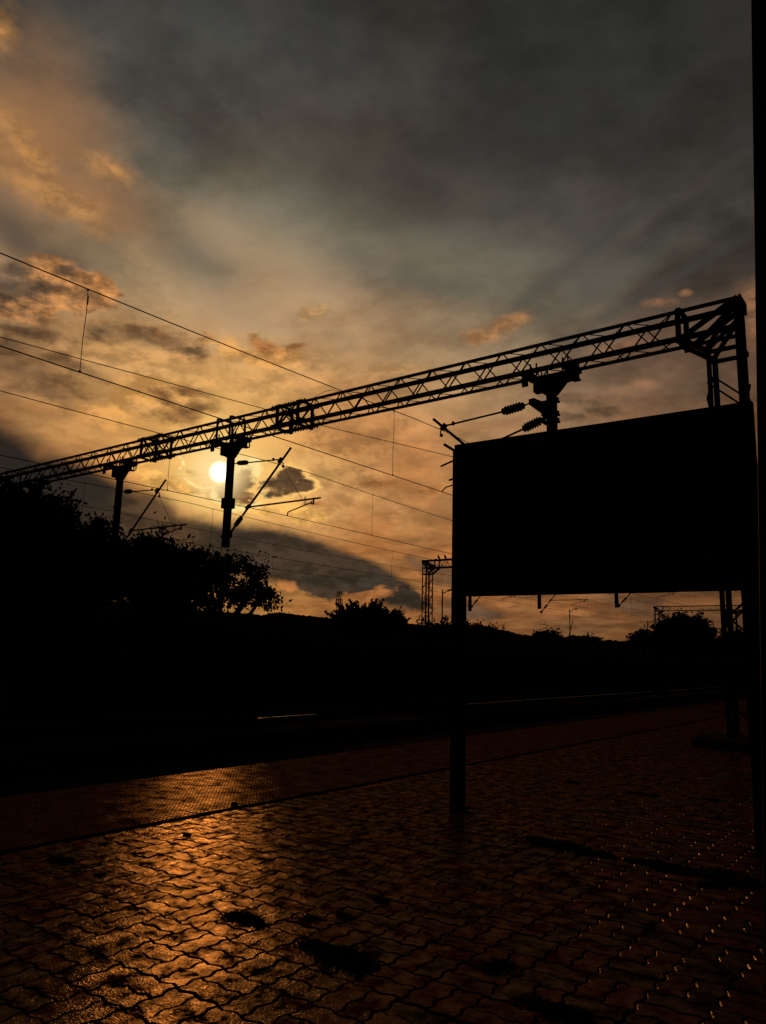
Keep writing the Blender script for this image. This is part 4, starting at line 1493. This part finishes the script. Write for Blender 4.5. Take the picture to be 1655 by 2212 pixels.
bw['label'] = 'low dark boundary wall behind the hedge beyond the tracks'
bw['category'] = 'wall'

# ---------------------------------------------------------------- lamp posts, tower, birds
def lamp_post(pb, ptop, arm, label, X, stick=None, r=0.075):
    b_ = on_x(*pb, X)
    t = on_x(*ptop, X)
    root = thing('lamp_post', label, 'lamp post', (float(t[0]), float(t[1]), GZ), 'lamp posts beyond the tracks')
    p = MB()
    lean = (b_[1] - t[1]) / max(t[2] - b_[2], 0.1) * 0.5
    p.tube([(X, t[1] + lean * 0.0, GZ - 0.02), (X, t[1], t[2] + 0.12)], [r, r * 0.7], 10)
    part(p, 'pole', M_LAMP, root)
    am = MB()
    pts = [on_x(x, y, X) for x, y in arm]
    am.tube([tuple(q) for q in pts], 0.045, 8)
    part(am, 'arm', M_LAMP, root)
    hd = MB()
    e0, e1 = pts[-2], pts[-1]
    e0 = e1 - (e1 - e0) / np.linalg.norm(e1 - e0) * 0.55
    hd.bar(e0 + np.array((0, 0, -.02)), e1 + np.array((0, 0, -.02)), 0.22, 0.10)
    part(hd, 'lamp_head', M_LAMP, root)
    return root

lamp_post((958, 1345), (956, 1277), [(956, 1283), (965, 1277), (975, 1273)], 'curved-arm lamp post between the distant gantry leg and the board', -34.0)
lamp_post((1233, 1374), (1230.5, 1318), [(1230.5, 1321), (1238, 1317), (1246, 1314.5)], 'lamp post under the board with a leaning stick at its foot', -38.0)
lamp_post((1399, 1380), (1398.5, 1343), [(1398.5, 1345), (1406, 1343), (1412, 1341)], 'lamp post half hidden by the domed tree', -34.0)
stk = MB()
a_, b2 = on_x(1238.5, 1339, -37.7), on_x(1228, 1376, -37.7)
dd = (b2 - a_)
b3 = a_ + dd * ((GZ - a_[2]) / dd[2])
stk.tube([tuple(b3), tuple(a_)], 0.05, 6)
so2 = stk.build('leaning_stick', M_BARK)
so2.data.transform(Matrix.Translation(tuple(-b3)))
so2.location = tuple(b3)
so2['label'] = 'thin pole leaning against the lamp post under the board'
so2['category'] = 'pole'

def tower(px, ytop, ybase, dist, w, label):
    d = ray(px, ytop); hd_ = math.hypot(d[0], d[1])
    X_, Y_ = d[0] / hd_ * dist, d[1] / hd_ * dist
    zt_ = EYE + d[2] / hd_ * dist
    d2 = ray(px, ybase + 12)
    zb_ = EYE + d2[2] / math.hypot(d2[0], d2[1]) * dist
    root = thing('telecom_tower', label, 'tower', (X_, Y_, zb_))
    for sx in (-1, 1):
        for sy in (-1, 1):
            part(MB().bar((X_ + sx * w * .62, Y_ + sy * w * .62, zb_), (X_ + sx * w * .5, Y_ + sy * w * .5, zt_), w * 0.16), 'leg', M_STEEL, root)
    br = MB()
    n_ = 9
    for k in range(n_):
        z0 = zb_ + (zt_ - zb_) * k / n_; z1 = zb_ + (zt_ - zb_) * (k + 1) / n_
        s = 1 if k % 2 else -1
        for sy in (-1, 1):
            br.bar((X_ - s * w * .55, Y_ + sy * w * .55, z0), (X_ + s * w * .55, Y_ + sy * w * .55, z1), w * 0.08)
            br.bar((X_ + sy * w * .55, Y_ - s * w * .55, z0), (X_ + sy * w * .55, Y_ + s * w * .55, z1), w * 0.08)
    part(br, 'bracing', M_STEEL, root)
    an = MB()
    for sx, sy in ((-1, -.4), (1, -.4), (-.9, .8), (.9, .8)):
        an.box((X_ + sx * w - w * .14, Y_ + sy * w - w * .1, zt_ - (zt_ - zb_) * .42), (X_ + sx * w + w * .14, Y_ + sy * w + w * .1, zt_ - (zt_ - zb_) * .22))
    part(an, 'antenna_panels', M_STEEL, root)
    return root

tower(733, 1277, 1335, 420, 1.5, 'telecom mast rising behind the spiky bush')
tower(1087.5, 1349, 1359, 830, 1.4, 'tiny mast on the crest of the hill under the board')

def bird(px, py, label, face=1):
    p = on_y(px, py, G2 + 0.02)
    x, y, z = float(p[0]), G2 + 0.03, 8.69
    b_ = MB()
    b_.tube([(x + 0.14 * face, y, z + 0.03), (x + 0.08 * face, y, z + 0.10), (x, y, z + 0.19), (x - 0.05 * face, y, z + 0.30), (x - 0.07 * face, y, z + 0.36), (x - 0.09 * face, y, z + 0.41)],
            [0.012, 0.05, 0.085, 0.07, 0.045, 0.02], 9)
    b_.ball((x - 0.08 * face, y, z + 0.385), 0.045, 8, 6)
    b_.tube([(x - 0.11 * face, y, z + 0.385), (x - 0.17 * face, y, z + 0.37)], [0.015, 0.003], 6)
    for s in (-0.03, 0.03):
        b_.tube([(x, y + s, z + 0.14), (x - 0.01, y + s, z)], 0.008, 5)
    b_.v = [(a - x, b - y, c - z) for a, b, c in b_.v]
    o = b_.build('bird', M_BIRD, smooth=True)
    o.location = (x, y, z)
    o['label'] = label
    o['category'] = 'bird'
    o['group'] = 'birds on the distant gantry'

bird(948, 1209, 'left one of two dark birds perched on the distant gantry beam')
bird(962, 1207, 'right one of two dark birds perched on the distant gantry, next to the board', 1)
